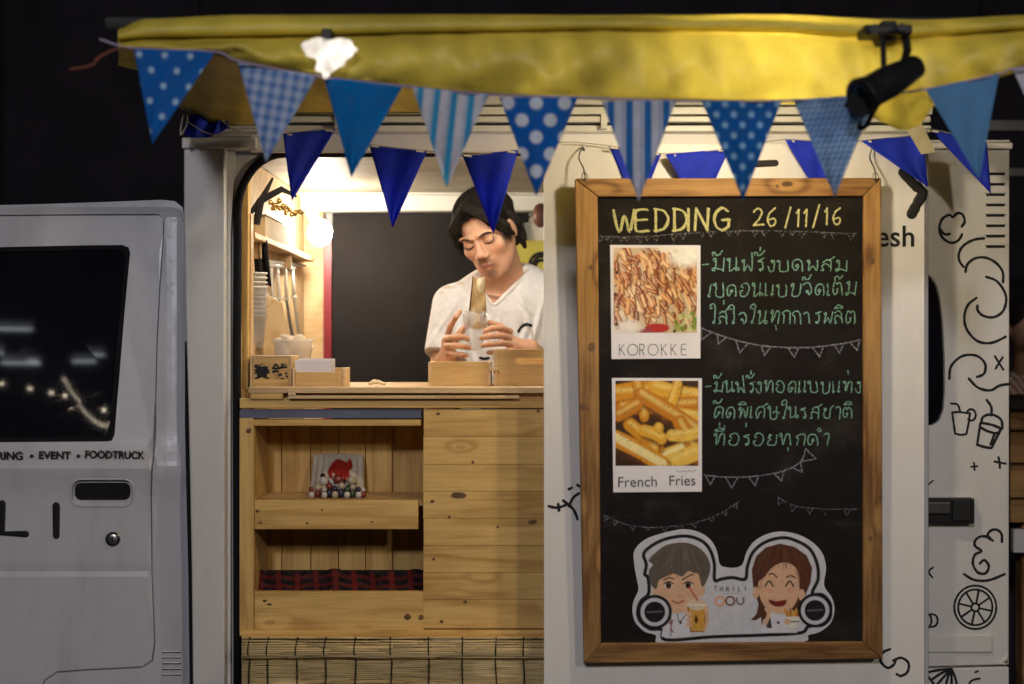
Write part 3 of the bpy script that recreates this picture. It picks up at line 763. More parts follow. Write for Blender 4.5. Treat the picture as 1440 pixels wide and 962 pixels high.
# nook: back planks, sides, shelves
xs = [355, 396, 437, 476, 514, 552, 600]
for a, b in zip(xs[:-1], xs[1:]):
    A_, B_ = W(a, 600, .205), W(b, 600, .205)
    mk('back_plank', *box3(A_.x + .0008, .205, .66, B_.x - .0008, .22, 1.30), M['pine_z'], CT, bevel=.002, own=True)
xl = W(357, 600, yF).x
mk('nook_side', *box3(xl - .012, .05, .66, xl, .204, 1.31), M['ply'], CT)
xr = W(594, 600, yF).x
mk('nook_side', *box3(xr + .002, .02, .66, xr + .014, .204, 1.31), M['ply'], CT)
mk('shelf_lip', *boxpx(357.5, 703.5, 588, 744.5, yF, .022), M['pine'], CT, bevel=.002)
a_ = W(357, 707, 0)
mk('shelf_board', *box3(xl, .022, a_.z - .01, xr, .204, a_.z + .005), M['ply'], CT)
mk('shelf_lip', *boxpx(357.5, 832, 596, 890, yF, .022), M['pine'], CT, bevel=.002)
mk('shelf_board', *box3(xl, .022, .80, xr, .204, .815), M['ply'], CT)
# plank cladding
cl = mk('cladding_backing', *boxpx(596, 576, 1200, 893, .022, .03), M['ply'], CT)
ys = [575.5, 614, 653, 691, 729, 767, 805, 843, 884]
for i, (a, b) in enumerate(zip(ys[:-1], ys[1:])):
    mk('plank', *boxpx(595.5 + random.uniform(-.5, .5), a + .22, 1195, b - .22, yF - random.uniform(0, .0015), .0215), M['pine'], cl, bevel=.0006, own=True)
mk('bottom_trim', *boxpx(337, 886.5, 1200, 894.5, -.004, .02), M['pine'], CT, bevel=.001)
# knots in the pine where the photograph shows them, and nail holes
mkn = plain('knot_wood', (.13, .06, .022), .6, .4, 60)
def knot(px, py, rx, ry, y, par):
    c = W(px, py, y); V, F = [c + Vector((0, -.0006, 0))], []
    for k in range(12):
        a = k / 12 * 2 * math.pi; q = random.uniform(.8, 1.15)
        V.append(c + Vector((rx * math.cos(a) * q / S, -.0002, ry * math.sin(a) * q / S)))
    F = [(0, 1 + (k + 1) % 12, 1 + k) for k in range(12)]
    mk('knot', V, F, mkn, par)
for k in [(644, 696, 11, 4.2), (650, 698, 5, 2.6), (749, 734, 6, 4), (608, 705, 3, 2), (632, 727, 2, 2), (757, 578, 3, 2), (616, 582, 3, 2), (621, 874, 3, 2), (654, 846, 3, 2), (700, 741, 2, 2), (665, 650, 2, 2), (610, 786, 2, 2)]:
    knot(*k, yF - .0028, CT)
for k in [(362, 719, 3, 2.5), (366, 735, 3, 1.6), (432, 736, 2, 1.6), (453, 717, 1.6, 1.6), (523, 734, 2, 1.2), (573, 867, 5, 4.5), (592, 868, 3.5, 4), (372, 845, 3, 2), (379, 850, 4, 1.6), (350, 606, 4, 4)]:
    knot(*k, yF - .0006, CT)

# --- dark tartan cloth folded on the low shelf
cv = Canvas(230, 34, lin((26, 16, 17)))
for x in range(4, 230, 26): cv.line([(x, -2), (x + 3, 40)], 3.5, lin((104, 26, 22)), .75, False); cv.line([(x + 12, -2), (x + 13, 40)], 1.2, lin((14, 14, 22)), .8, False)
for y in (8, 20, 30): cv.line([(0, y), (230, y + 1)], 2.6, lin((104, 28, 22)), .55, False)
def tm(px, py, o=0):
    u = (px - 360) / 235; return W(px, py + 2.2 * math.sin(px * .05) + 1.4 * math.sin(px * .17), .055 + .012 * math.sin(px * .09) + .02 * (832 - py) / 30 + o)
tt = thing('tartan_cloth', 'dark red and black tartan cloth folded along the lowest shelf of the nook', 'cloth', W(477, 832, .08))
o = printed('fold_front', cv, tm, 360, 803, 594, 836, 0, vcol('wool_tartan', .95, .4, spec=.1), tt)
o.modifiers.new('s', 'SOLIDIFY').thickness = .004
bm_ = W(360, 806, .06); b2 = W(594, 806, .06)
mk('fold_body', *box3(bm_.x, .082, .818, b2.x, .195, bm_.z - .012), plain('tartan_fold', (.025, .012, .012), .95, .5, 20, bump=.4), tt, bevel=.01)

# --- reed blind, rolled
RB = thing('reed_blind', 'rolled reed blind with dark binding cords under the pine counter', 'blind', W(560, 962, -.03))
mr = wood('dry_reeds', (.86, .67, .35), (.46, .33, .14), 'x', ring=5, knots=0, rough=.7)
parts = []
def reedrow(z, y, r):
    a = W(340, 900, y).x
    segx = a
    while segx < .20:
        L = random.uniform(.08, .22); e = min(segx + L, .215)
        dz = random.uniform(-.0009, .0009)
        parts.append(tube([(segx, y + random.uniform(-.001, .001), z + dz), ((segx + e) / 2, y, z + random.uniform(-.001, .001)), (e, y, z - dz)], [r * random.uniform(.8, 1.1)] * 3, 6)); segx = e + .0006
zt, zb = W(0, 897, -.03).z, W(0, 1030, -.03).z
zmid = W(0, 925, -.03).z
z = zt
while z > zb:
    q = (z - zmid) / (zt - zmid)
    y = -.032 - (.030 * math.sin(math.pi * min(max(q, 0), 1)) ** .6 if q > 0 else -.003 + .006 * math.sin((z - zmid) * 40))
    reedrow(z, y, .0026); z -= .0047
mk('reeds', *join(parts), mr, RB, smooth=True, kind='stuff')
for i, px in enumerate([352, 378, 419, 459, 501, 550, 603, 650, 697, 736]):
    pts = []
    for k in range(14):
        z = zt + .003 - (zt - zb) * k / 13; q = (z - zmid) / (zt - zmid)
        y = -.0362 - (.030 * math.sin(math.pi * min(max(q, 0), 1)) ** .6 if q > 0 else -.002)
        pts.append((W(px, 900, -.03).x + .0012 * math.sin(k * .9 + i) + (-.006 * k / 13 if i < 5 else .002 * k / 13), y, z))
    mk('binding_cord', *tube(smoothpts(pts, 2), .0016, 5), M['rubber'], RB)
mk('top_batten', *boxpx(340, 894.5, 1100, 899, -.03, -.005), M['pine'], RB)

# =====================================================================
# CHALKBOARD hung on the door
# =====================================================================
BD = thing('chalkboard_menu', 'wood framed chalkboard menu with yellow and green chalk writing hung on the white door', 'chalkboard', W(1030, 930, -.2))
def yb(py): return -.200 + (py - 250) / 680 * .020
def bx(px, py):                       # the hung board tapers a little: its top stands nearer
    return px
def bmap(px, py, o=0): return W(px, py, yb(py) + o)
def bhexa(q, y0, y1):
    f = [bmap(x, y, y0) for x, y in q]; return hexa(f, [v + Vector((0, y1 - y0, 0)) for v in f])
OL = [(809, 251), (1239, 250), (1241, 927), (821, 933)]; IL = [(841, 277), (1214, 276), (1213, 903), (846, 905)]
g_ = .4
mk('frame_rail', *bhexa([(IL[3][0] - 26, IL[3][1] + 28), (1241, 927), (IL[2][0] + .4, IL[2][1]), (IL[3][0], IL[3][1])], -.004, .02), M['frame_x'], BD, bevel=.003)
mk('frame_rail', *bhexa([(IL[0][0], IL[0][1]), (IL[1][0], IL[1][1]), (1239, 250), (809, 251)], -.004, .02), M['frame_x'], BD, bevel=.003)
mk('frame_stile', *bhexa([(821, 933), (IL[3][0] - .5, IL[3][1] + .5), (IL[0][0] - .5, IL[0][1] - .5), (808.5, 251.5)], -.0035, .02), M['frame_z'], BD, bevel=.003)
mk('frame_stile', *bhexa([(IL[2][0] + .5, IL[2][1] + .5), (1241.5, 927), (1239.5, 250), (IL[1][0] + .5, IL[1][1] - .5)], -.0035, .02), M['frame_z'], BD, bevel=.003)
mk('slate', *bhexa([(842, 908), (1218, 906), (1218, 272), (836, 272)], .006, .012), M['slate'], BD)
SM = lambda px, py, o=0: bmap(px, py, .006 + o)
def fknot(px, py, r):
    c = bmap(px, py, -.0042); V = [c + Vector((0, -.0005, 0))] + [c + Vector((r * math.cos(k / 10 * 6.283) / S, 0, r * 1.2 * math.sin(k / 10 * 6.283) / S)) for k in range(10)]
    mk('knot', V, [(0, 1 + (k + 1) % 10, 1 + k) for k in range(10)], mkn, BD)
for q in [(831, 376, 3), (832, 488, 5), (1226, 367, 4), (1224, 757, 3), (820, 572, 4), (826, 575, 2), (1093, 262, 2.4)]: fknot(*q)
# hooks
for hx, hy in ((817, 250), (1226, 250)):
    pts = [W(hx + 6, hy + 6, -.203), W(hx + 4, hy - 12, -.195), W(hx - 3, hy - 28, -.175), W(hx + 2, hy - 43, -.15), W(hx + 5, hy - 38, DY - .003)]
    hk = mk('hook_wire', *tube(smoothpts(pts, 4), .0016, 6), M['darksteel'], BD, smooth=True)
    mk('screw_eye', *tube(smoothpts([W(hx + 5 + 4 * math.cos(a), hy - 2 + 5 * math.sin(a), -.208) for a in [i * .7 for i in range(10)]], 2), .0013, 5), M['steel'], hk)
# heading
CY, CG, CW_ = chalk('yellow_chalk', (.60, .57, .27), .70), chalk('green_chalk', (.21, .40, .33), .62), chalk('white_chalk', (.22, .22, .27), .5)
LAT = {'W': [[(0, 1), (.25, 0), (.5, .75), (.72, 0), (.95, 1)]], 'E': [[(.55, 1), (.05, .95), (0, .5), (.05, .02), (.6, .05)], [(.02, .52), (.5, .55)]],
 'D': [[(.05, 1), (.05, 0)], [(0, 1), (.45, .9), (.62, .5), (.4, .1), (0, 0)]], 'I': [[(.05, 1), (.05, 0)]], 'N': [[(.0, 0), (.05, 1)], [(.05, 1), (.55, .02)], [(.55, .0), (.6, 1)]],
 'G': [[(.6, .85), (.35, 1), (.05, .75), (.02, .3), (.3, 0), (.62, .15), (.65, .45)], [(.35, .45), (.7, .48)]],
 '2': [[(0, .8), (.25, 1), (.45, .8), (.35, .5), (0, .05)], [(0, .05), (.55, .1)]], '6': [[(.45, 1), (.15, .75), (.02, .35), (.2, 0), (.45, .15), (.4, .42), (.08, .35)]],
 '/': [[(.35, 1.2), (.05, -.15)]], '1': [[(.0, .8), (.15, 1)], [(.15, 1), (.12, 0)]],
 'K': [[(0, 1), (0, 0)], [(.55, 1), (.02, .45)], [(.15, .55), (.6, 0)]], 'O': [arc(.45, .5, .48, .5, 0, 362, 16)], 'R': [[(0, 1), (0, 0)], [(0, 1), (.4, .98), (.5, .75), (.35, .5), (0, .48)], [(.25, .48), (.52, 0)]],
 'T': [[(0, 1), (.6, 1)], [(.3, 1), (.3, 0)]], 'H': [[(0, 1), (0, 0)], [(.55, 1), (.55, 0)], [(0, .5), (.55, .5)]], 'L': [[(0, 1), (0, 0), (.4, 0)]]}
def write(s, x, y, h, xs_, w, jit=.3, slope=0, mp=SM, lines=None):
    out = [] if lines is None else lines
    for ch, px in zip(s, xs_):
        for L in LAT[ch]: out.append([(px + q[0] * h, y + slope * (px - x) - q[1] * h) for q in L])
    return out
ls = write('WEDDING', 862, 326, 31, [862, 893, 920, 946, 966, 977, 1004], 0, slope=-.02)
ls += [[(p[0] + 1.3, p[1] + .8) for p in L] for L in ls]
ls += write('26', 1060, 318, 25, [1060, 1079], 0) + [[(1104, 320), (1112, 292)]] + write('11', 1120, 318, 23, [1120, 1131], 0) + [[(1144, 320), (1152, 288)]] + write('16', 1160, 316, 23, [1160, 1171], 0)
mk('chalk_writing', *strokes(ls, .0020, SM, n=4, jit=.5), CY, BD, label='yellow chalk heading WEDDING 26/11/16')
# Thai chalk lettering, one small stroke alphabet
lo_ = [(.12, .8), (.02, .9), (.1, 1), (.2, .92)]
TH = {'ม': (.8, [lo_ + [(.2, .15), (.08, .02), (0, .12), (.2, .2), (.7, .06)], [(.7, 1), (.7, 0)]]), 'น': (.85, [lo_ + [(.2, 0), (.55, .25)], [(.6, 1), (.6, .15), (.7, .02), (.82, .14), (.68, .24)]]),
 'ฝ': (.8, [[(.15, .75), (.03, .86), (.12, .98), (.2, .88), (.15, 0), (.4, .5), (.65, 0), (.66, 1.6)]]), 'ผ': (.8, [[(.15, .75), (.03, .86), (.12, .98), (.2, .88), (.15, 0), (.4, .5), (.65, 0), (.68, 1)]]),
 'พ': (.85, [[(.2, .75), (.05, .86), (.12, 1), (.22, .88), (.2, 0), (.42, .85), (.65, 0), (.72, 1)]]), 'ร': (.6, [[(.48, 1), (.1, .82), (.4, .72), (.44, .15), (.32, .02), (.24, .14), (.42, .2)]]),
 'ง': (.55, [[(.3, .78), (.2, .9), (.3, 1), (.42, .9), (.42, .1), (.22, 0), (.05, .38)]]), 'บ': (.85, [lo_ + [(.2, 0), (.7, .02), (.7, 1)]]), 'ด': (.8, [[(.35, .3), (.26, .42), (.36, .52), (.44, .38), (.22, 0), (.06, .4), (.15, .82), (.4, 1), (.65, .8), (.68, 0)]]),
 'ค': (.8, [[(.42, .55), (.3, .45), (.38, .35), (.46, .48), (.15, 0), (.05, .4), (.12, .82), (.38, 1), (.65, .8), (.68, 0)]]), 'ต': (.82, [[(.42, .5), (.3, .42), (.38, .32), (.15, 0), (.05, .4), (.12, .85), (.26, 1), (.38, .85), (.5, 1), (.68, .8), (.7, 0)]]),
 'ล': (.78, [[(.1, .78), (.35, 1), (.6, .85), (.64, 0)], [(.6, .4), (.3, .62), (.08, .4), (.2, .05), (.06, .02)]]), 'ส': (.85, [[(.1, .78), (.35, 1), (.6, .85), (.64, 0)], [(.6, .4), (.3, .62), (.08, .4), (.2, .05), (.06, .02)], [(.5, .95), (.8, 1.25)]]),
 'ศ': (.85, [[(.42, .55), (.3, .45), (.15, 0), (.05, .4), (.12, .82), (.38, 1), (.65, .8), (.68, 0)], [(.5, .98), (.85, 1.25)]]), 'เ': (.34, [[(.2, .1), (.1, 0), (.03, .12), (.1, .3), (.1, 1)]]), 'อ': (.82, [[(.24, .66), (.1, .72), (.2, .97), (.5, 1), (.7, .6), (.55, .05), (.2, .03), (.06, .35), (.2, .45)]]),
 'จ': (.78, [[(.38, .42), (.24, .4), (.3, .28), (.42, .38), (.45, 0), (.66, .4), (.5, .92), (.25, 1), (.05, .8)]]), 'ใ': (.42, [[(.28, .05), (.18, 0), (.14, .12), (.25, .3), (.27, 1.25), (.15, 1.55), (-.08, 1.45), (-.1, 1.2), (.08, 1.2)]]), 'ท': (.85, [lo_ + [(.2, 0), (.45, .9), (.62, .95), (.7, .8), (.7, 0)]]),
 'ก': (.76, [[(.15, 0), (.18, .6), (.02, .7), (.2, .95), (.45, 1), (.62, .8), (.62, 0)]]), 'า': (.52, [[(.05, .85), (.25, 1), (.4, .8), (.4, 0)]]), 'ษ': (.9, [lo_ + [(.2, 0), (.65, .02), (.67, 1)], [(.4, .5), (.6, .6), (.88, .4)]]),
 'ช': (.85, [[(.2, .72), (.1, .85), (.22, .95), (.28, .8), (.12, .5), (.18, .05), (.5, 0), (.6, .3), (.6, .85), (.82, 1.2)]]), 'ย': (.8, [[(.22, .78), (.1, .9), (.22, 1), (.28, .88), (.1, .65), (.28, .5), (.1, .3), (.15, 0), (.6, 0), (.65, 1)]])}
MK = {'ั': [[(-.35, 1.3), (-.38, 1.5), (-.2, 1.5), (-.15, 1.3), (.1, 1.4), (.25, 1.7)]], '่': [[(0, 1.65), (0, 1.95)]], '้': [[(-.2, 1.7), (-.1, 1.85), (-.05, 1.65), (.2, 1.95)]], '็': [[(-.25, 1.2), (-.25, 1.5), (0, 1.55), (.1, 1.35), (.3, 1.65)]],
 'ิ': [[(-.3, 1.25), (0, 1.5), (.3, 1.25), (-.3, 1.22)]], 'ี': [[(-.3, 1.25), (0, 1.5), (.3, 1.25), (-.3, 1.22)], [(.28, 1.25), (.3, 1.7)]], 'ุ': [[(.1, -.2), (.14, -.5)]], 'ำ': None}
def thai(s, x0, x1, y, h, slope=0):
    s = s.replace('แ', 'เเ'); adv = 0
    for ch in s:
        if ch in TH: adv += TH[ch][0] + .1
        elif ch == 'ำ': adv += .62
        elif ch == '-': adv += .6
    sx = (x1 - x0) / adv; out = []; x = x0; lastw = .8; lx = x0
    for ch in s:
        if ch == '-': out.append([(x, y - h * .55), (x + .35 * sx, y - h * .6)]); x += .6 * sx; continue
        if ch in TH or ch == 'ำ':
            w, L = TH['า' if ch == 'ำ' else ch]
            hh = h * random.uniform(.92, 1.06); yy = y + slope * (x - x0) + random.uniform(-.5, .5)
            sk_ = random.uniform(-.10, .16)
            for q in L: out.append([(x + (a + sk_ * b) * sx, yy - b * hh + random.uniform(-.04, .04) * h) for a, b in q])
            if ch == 'ำ': out.append(arc(x - .12 * sx, yy - 1.35 * h, .12 * sx, .13 * h, 0, 360, 6))
            lx, lastw, ly = x, w, yy; x += (w + .1) * sx
        else:
            for q in MK[ch]: out.append([(lx + (lastw * .5 + a) * sx, ly - b * h) for a, b in q])
    return out
for i, (s, a, b, y, h, sl_) in enumerate([('-มันฝรั่งบดผสม', 988, 1195, 381, 16.5, .0), ('เบคอนแบบจัดเต็ม', 995, 1206, 417, 17, -.01), ('ใส่ใจในทุกการผลิต', 1000, 1206, 455, 17, 0),
        ('-มันฝรั่งทอดแบบแท่ง', 993, 1213, 552, 15.5, 0), ('คัดพิเศษในรสชาติ', 1003, 1202, 588, 15.5, 0), ('ที่อร่อยทุกคำ', 1003, 1168, 626, 16, .005)]):
    mk('chalk_writing', *strokes(thai(s, a, b, y, h, sl_), .00145, SM, n=3, jit=.42), CG, BD, label='line of pale green Thai chalk handwriting')
# faint chalk garlands with small pennants
def garland(pts, n, w, sz, mat, lab=None):
    P2 = smoothpts([(x, y, 0) for x, y in pts], 8); out = [[(p.x, p.y) for p in P2[::2]]]
    for k in range(n):
        p = P2[int((k + .5) / n * (len(P2) - 1))]; q = P2[min(int((k + .5) / n * (len(P2) - 1)) + 1, len(P2) - 1)]
        a = math.atan2(q.y - p.y, q.x - p.x); e = (math.cos(a), math.sin(a)); s_ = sz * random.uniform(.8, 1.15)
        v = [(p.x - e[0] * s_ * .55, p.y - e[1] * s_ * .55), (p.x + random.uniform(-.15, .15) * s_ - e[1] * s_, p.y + e[0] * s_), (p.x + e[0] * s_ * .55, p.y + e[1] * s_ * .55)]
        out += [[v[0], v[1]], [v[1], v[2]], [v[2], v[0]]]
    mk('chalk_garland', *strokes(out, w, SM, n=2, jit=.25), mat, BD, label=lab)
CF = chalk('faint_chalk', (.20, .20, .24), .35)
garland([(845, 332), (900, 333), (1000, 326), (1100, 325), (1205, 329)], 22, .0014, 8, CF)
garland([(988, 462), (1020, 474), (1070, 486), (1130, 489), (1180, 484), (1210, 478)], 8, .0017, 15, CW_, 'chalk garland of small pennants under the upper lines of writing')
garland([(990, 668), (1020, 671), (1060, 670), (1100, 663), (1125, 650), (1133, 632)], 6, .0017, 15, CW_, 'chalk garland of small pennants under the lower lines of writing')
garland([(850, 725), (890, 740), (950, 740), (1000, 728), (1040, 705)], 10, .0013, 7, CF)
garland([(1095, 700), (1120, 712), (1160, 716), (1205, 716)], 5, .0013, 8, CF)
# --- picture cards
def foodcard(cv, q, caption, lab):
    x0, y0, x1, y1, iy = q
    c = mk('picture_card', *bhexa([(x0 + 2, y1), (x1, y1 - 1), (x1, y0 + .5), (x0, y0)], .0035, .0055), M['paper'], BD, label=lab)
    printed('photo_print', cv, lambda a, b, o=0: bmap(a, b, .0031 + o), x0 + 5, y0 + 4, x1 - 5, iy, 0, M['print'], c)
    return c
rn = random.Random(3)
cv = Canvas(116, 110, lin((214, 190, 160)))
cv.ell(95, 10, 40, 16, lin((236, 228, 216))); cv.ell(10, 100, 22, 18, lin((232, 222, 212)))
for i in range(330):
    x, y = rn.uniform(-5, 118), rn.uniform(4, 92) if i < 300 else rn.uniform(0, 20); a = R(rn.gauss(68, 20)); L = rn.uniform(6, 17)
    c = rn.choice([(196, 118, 58), (222, 156, 92), (170, 92, 44), (236, 190, 138), (142, 66, 34), (205, 140, 80), (240, 206, 160)])
    e = (x + L * math.cos(a), y + L * math.sin(a)); cv.line([(x + 1.4, y + 1), (e[0] + 1.4, e[1] + 1)], 2.4, lin((96, 44, 26)), .8, False)
    cv.line([(x, y), e], rn.uniform(1.6, 2.8), lin(c), 1, False); cv.line([(x - .6, y), (e[0] - .6, e[1])], .6, lin((250, 226, 190)), .7, False)
cv.ell(60, 103, 17, 6, lin((176, 40, 36))); cv.ell(45, 108, 10, 4, lin((150, 70, 80)))
for i in range(26): cv.ell(rn.uniform(84, 114), rn.uniform(84, 108), rn.uniform(2, 5), rn.uniform(2, 4), lin(rn.choice([(120, 140, 52), (168, 178, 92), (206, 208, 150)])), rn.uniform(0, 90))
cv.ell(100, 12, 22, 12, lin((240, 236, 228)), soft=10); cv.ell(20, 102, 16, 8, lin((236, 228, 220)), soft=8)
for p in ((4, 32), (4, 98), (3, 60), (84, 107)): cv.ell(*p, 2.2, 2.2, lin((60, 30, 30)))
c1 = foodcard(cv, (858, 344.5, 985, 505, 468), 'KOROKKE', 'white picture card with a photo of fried skewers captioned KOROKKE')
gm = plain('grey_print_ink', (.10, .10, .11), .6)
cm = lambda a, b, o=0: bmap(a, b, .0032 + o)
L_ = []
for ch, px in zip('KOROKKE', [871, 883, 899.5, 911.5, 930, 943.5, 958]):
    for q in LAT[ch]: L_.append([(px + .2 * (1 if ch == 'O' else 0) + a * 15.5 * (.96 if ch == 'O' else .8), 499.5 - b * 15.5) for a, b in q])
mk('caption', *strokes(L_, .0009, cm, n=2), gm, c1, label='thin grey capitals KOROKKE')
cv = Canvas(116, 110, lin((60, 34, 12)))
for i, (x0, y0, x1, y1, w) in enumerate([(0, 16, 60, 12, 9), (55, 8, 118, 20, 9), (10, 34, 110, 30, 9), (118, 46, 60, 36, 8), (30, 2, 40, 46, 7), (86, 4, 70, 44, 7), (36, 18, 112, 62, 10), (118, 78, 60, 104, 13), (20, 56, 58, 84, 8), (60, 60, 52, 92, 7), (90, 54, 116, 98, 9), (112, 92, 60, 110, 10), (0, 74, 66, 108, 11), (40, 64, 64, 74, 7), (4, 44, 30, 30, 7), (78, 70, 116, 66, 7)]):
    cc = [(222, 150, 30), (236, 176, 52), (206, 128, 22), (244, 198, 84)][i % 4]
    cv.line([(x0 + 1, y0 + 4), (x1 + 1, y1 + 4)], w, lin((96, 46, 8)), .85, False, 5); cv.line([(x0, y0), ((x0 + x1) / 2 + rn.uniform(-3, 3), (y0 + y1) / 2 + rn.uniform(-3, 3)), (x1, y1)], w * rn.uniform(.9, 1.2), lin(cc), 1, True, 2.5)
    cv.line([(x0, y0 - w * .35), (x1, y1 - w * .35)], w * .3, lin((252, 224, 130)), .7, False, 5)
    if i in (7, 12): cv.line([(x0, y0 - w * .15), (x1, y1 - w * .15)], w * .5, lin((254, 240, 176)), .8, False, 2)
for i in range(60): cv.ell(rn.uniform(0, 116), rn.uniform(0, 110), 1, 1, lin((120, 66, 20)), a=.7)
c2 = foodcard(cv, (860.5, 531.5, 987, 692.5, 655), 'French Fries', 'white picture card with a photo of chips captioned French Fries')
brot = Matrix.Rotation(R(1.4), 3, 'Y').inverted()
text('caption', 'French', cm(868, 685, -.0006), .0335, gm, c2, rot=brot, sx=1.0, label='grey lettering French')
text('caption', 'Fries', cm(940, 683, -.0006), .0335, gm, c2, rot=brot, sx=.97, label='grey lettering Fries')
mk('caption', *strokes([[(951 + k * 4.2, 663.5 - k * .2), (953.5 + k * 4.2, 661.5 + (k % 2) * 2)] for k in range(7)], .0006, cm, n=1), gm, c2)

# --- die-cut sticker with two cartoon people
SX, SY, SF = 870, 730, 4.5            # crop origin and factor the outline points were read at
def sk(L): return [(SX + x / SF, SY + y / SF) for x, y in L]
outl = [(100, 200), (160, 135), (260, 95), (400, 66), (500, 80), (580, 130), (620, 200), (640, 285), (680, 305), (740, 308), (785, 285), (810, 210), (860, 140), (950, 92), (1040, 80), (1140, 100), (1230, 150), (1290, 220), (1312, 310), (1300, 420), (1350, 500), (1365, 580), (1340, 660), (1270, 715), (1200, 735), (1175, 775), (900, 782), (600, 790), (265, 797), (235, 735), (170, 715), (110, 660), (88, 590), (95, 520), (125, 450), (115, 380), (98, 280)]
ob = [(p.x, p.y) for p in smoothpts([(x, y, 0) for x, y in sk(outl)], 4, True)][:-1]
stk = mk('cartoon_sticker', *sheet(ob, [], lambda a, b, o=0: bmap(a, b, .0042 + o), .0015, 12), plain('sticker_white', (.62, .61, .66), .45, .04), BD, label='white die-cut sticker of two cartoon people above the bottom rail')
cvw, cvh, q_ = 430, 245, 3.0          # canvas at a third of the crop scale
cv = Canvas(cvw, cvh, lin((204, 204, 214)))
def s3(L): return [(x / q_ - 22, y / q_ - 18) for x, y in L]
BK = lin((14, 12, 18))
ib = [(160, 215), (240, 150), (330, 118), (430, 108), (520, 135), (575, 190), (605, 280), (607, 385), (650, 380), (720, 370), (800, 380), (815, 300), (850, 210), (930, 145), (1040, 118), (1130, 140), (1210, 190), (1255, 280), (1262, 380), (1225, 470), (1290, 480), (1340, 540), (1338, 620), (1290, 670), (1200, 680), (1150, 720), (900, 735), (600, 745), (300, 765), (275, 700), (200, 695), (140, 650), (120, 590), (140, 520), (190, 470), (185, 370), (165, 350), (175, 290)]
cv.put(np.abs(cv.sd(s3(ib), True)) - 3.6, BK)
def face(cx, cy, sk_, rx=112/3, ry=95/3): pass
def pe(x, y): a = s3([(x, y)])[0]; return a
SKN = lin((222, 178, 146))
# boy
cv.ell(*pe(235, 460), 8, 13, SKN); cv.ell(*pe(525, 450), 8, 13, SKN)
cv.poly(s3([(240, 360), (255, 480), (300, 560), (370, 600), (440, 585), (500, 520), (520, 430), (515, 340), (380, 280)]), SKN, sm=True)
cv.poly(s3([(200, 400), (190, 330), (215, 290), (190, 260), (230, 215), (300, 165), (400, 148), (480, 165), (545, 215), (580, 290), (570, 360), (530, 430), (505, 350), (470, 340), (440, 330), (400, 362), (350, 345), (300, 365), (255, 390), (240, 440), (215, 430)]), lin((96, 86, 78)), sm=True)
for i in range(46):
    x = rn.uniform(210, 560); cv.line(s3([(x * .6 + 160, rn.uniform(160, 230)), (x, rn.uniform(260, 380))]), .7, lin(rn.choice([(70, 62, 56), (122, 112, 102), (84, 74, 68)])), .7)
for ex in (316, 440):
    cv.ell(*pe(ex, 418), 9, 6.5, lin((240, 232, 226))); cv.ell(*pe(ex, 420), 6.2, 6.4, lin((70, 42, 30))); cv.ell(*pe(ex, 420), 3, 3.4, BK); cv.line(s3([(ex - 30, 412), (ex, 396), (ex + 30, 410)]), 1.3, BK)
cv.line(s3([(285, 388), (315, 372), (350, 378)]), 1.4, lin((50, 38, 32))); cv.line(s3([(405, 384), (440, 362), (470, 350)]), 1.4, lin((50, 38, 32)))
cv.line(s3([(375, 480), (385, 490), (397, 482)]), .7, lin((160, 104, 78))); cv.line(s3([(340, 517), (375, 532), (412, 515)]), 1.5, lin((170, 60, 50)))
cv.poly(s3([(270, 745), (285, 660), (330, 610), (370, 595), (430, 590), (450, 640), (455, 740)]), lin((216, 214, 224)), sm=False)
cv.line(s3([(330, 620), (330, 740)]), 1, lin((90, 86, 96))); cv.line(s3([(372, 600), (385, 650), (430, 600)]), 1.1, lin((90, 86, 96))); cv.ell(*pe(392, 655), 3, 3, lin((50, 50, 80)))
cv.line(s3([(318, 660), (340, 640), (330, 690), (345, 715)]), 1.3, lin((150, 70, 60)))
cv.poly(s3([(438, 545), (552, 545), (540, 712), (455, 712)]), lin((214, 160, 70))); cv.ell(*pe(495, 540), 20, 13, lin((226, 200, 170))); cv.line(s3([(436, 545), (554, 545)]), 2.2, lin((236, 226, 212))); cv.line(s3([(445, 430), (500, 515)]), 1.4, lin((200, 70, 50)))
cv.line(s3([(438, 550), (455, 712), (540, 712), (553, 550)]), 1.0, lin((130, 80, 40)), sm=False); cv.poly(s3([(488, 600), (505, 640), (490, 665), (478, 640)]), lin((90, 48, 20)))
for k in range(3): cv.ell(*pe(446, 600 + k * 34), 6.5, 5, SKN)
cv.line(s3([(552, 560), (560, 640), (545, 700)]), 3.5, SKN)
# girl
cv.poly(s3([(850, 420), (842, 320), (870, 235), (930, 180), (1020, 155), (1110, 175), (1190, 230), (1225, 310), (1215, 400), (1195, 450), (1150, 560), (1130, 600), (1080, 560), (950, 560), (935, 700), (910, 700), (900, 620), (870, 640), (835, 640), (872, 600), (885, 540)]), lin((84, 46, 28)), sm=False)
cv.ell(*pe(868, 465), 7, 12, SKN); cv.ell(*pe(1158, 480), 7, 12, SKN)
cv.poly(s3([(885, 400), (890, 480), (930, 560), (1010, 600), (1080, 580), (1130, 510), (1145, 420), (1130, 320), (1060, 275), (980, 300), (920, 370)]), SKN, sm=True)
cv.poly(s3([(885, 390), (930, 350), (985, 280), (1060, 262), (1130, 310), (1150, 400), (1170, 300), (1090, 200), (960, 200), (880, 290)]), lin((84, 46, 28)), sm=False)
for i in range(40):
    x = rn.uniform(860, 1210); cv.line(s3([(x * .55 + 470, rn.uniform(165, 215)), (x, rn.uniform(240, 330) if 900 < x < 1140 else rn.uniform(300, 440))]), .7, lin(rn.choice([(60, 30, 18), (116, 70, 40), (96, 52, 30)])), .65)
cv.line(s3([(950, 350), (975, 345), (1000, 368)]), 1.4, lin((50, 28, 20))); cv.line(s3([(1062, 368), (1090, 358), (1118, 372)]), 1.4, lin((50, 28, 20)))
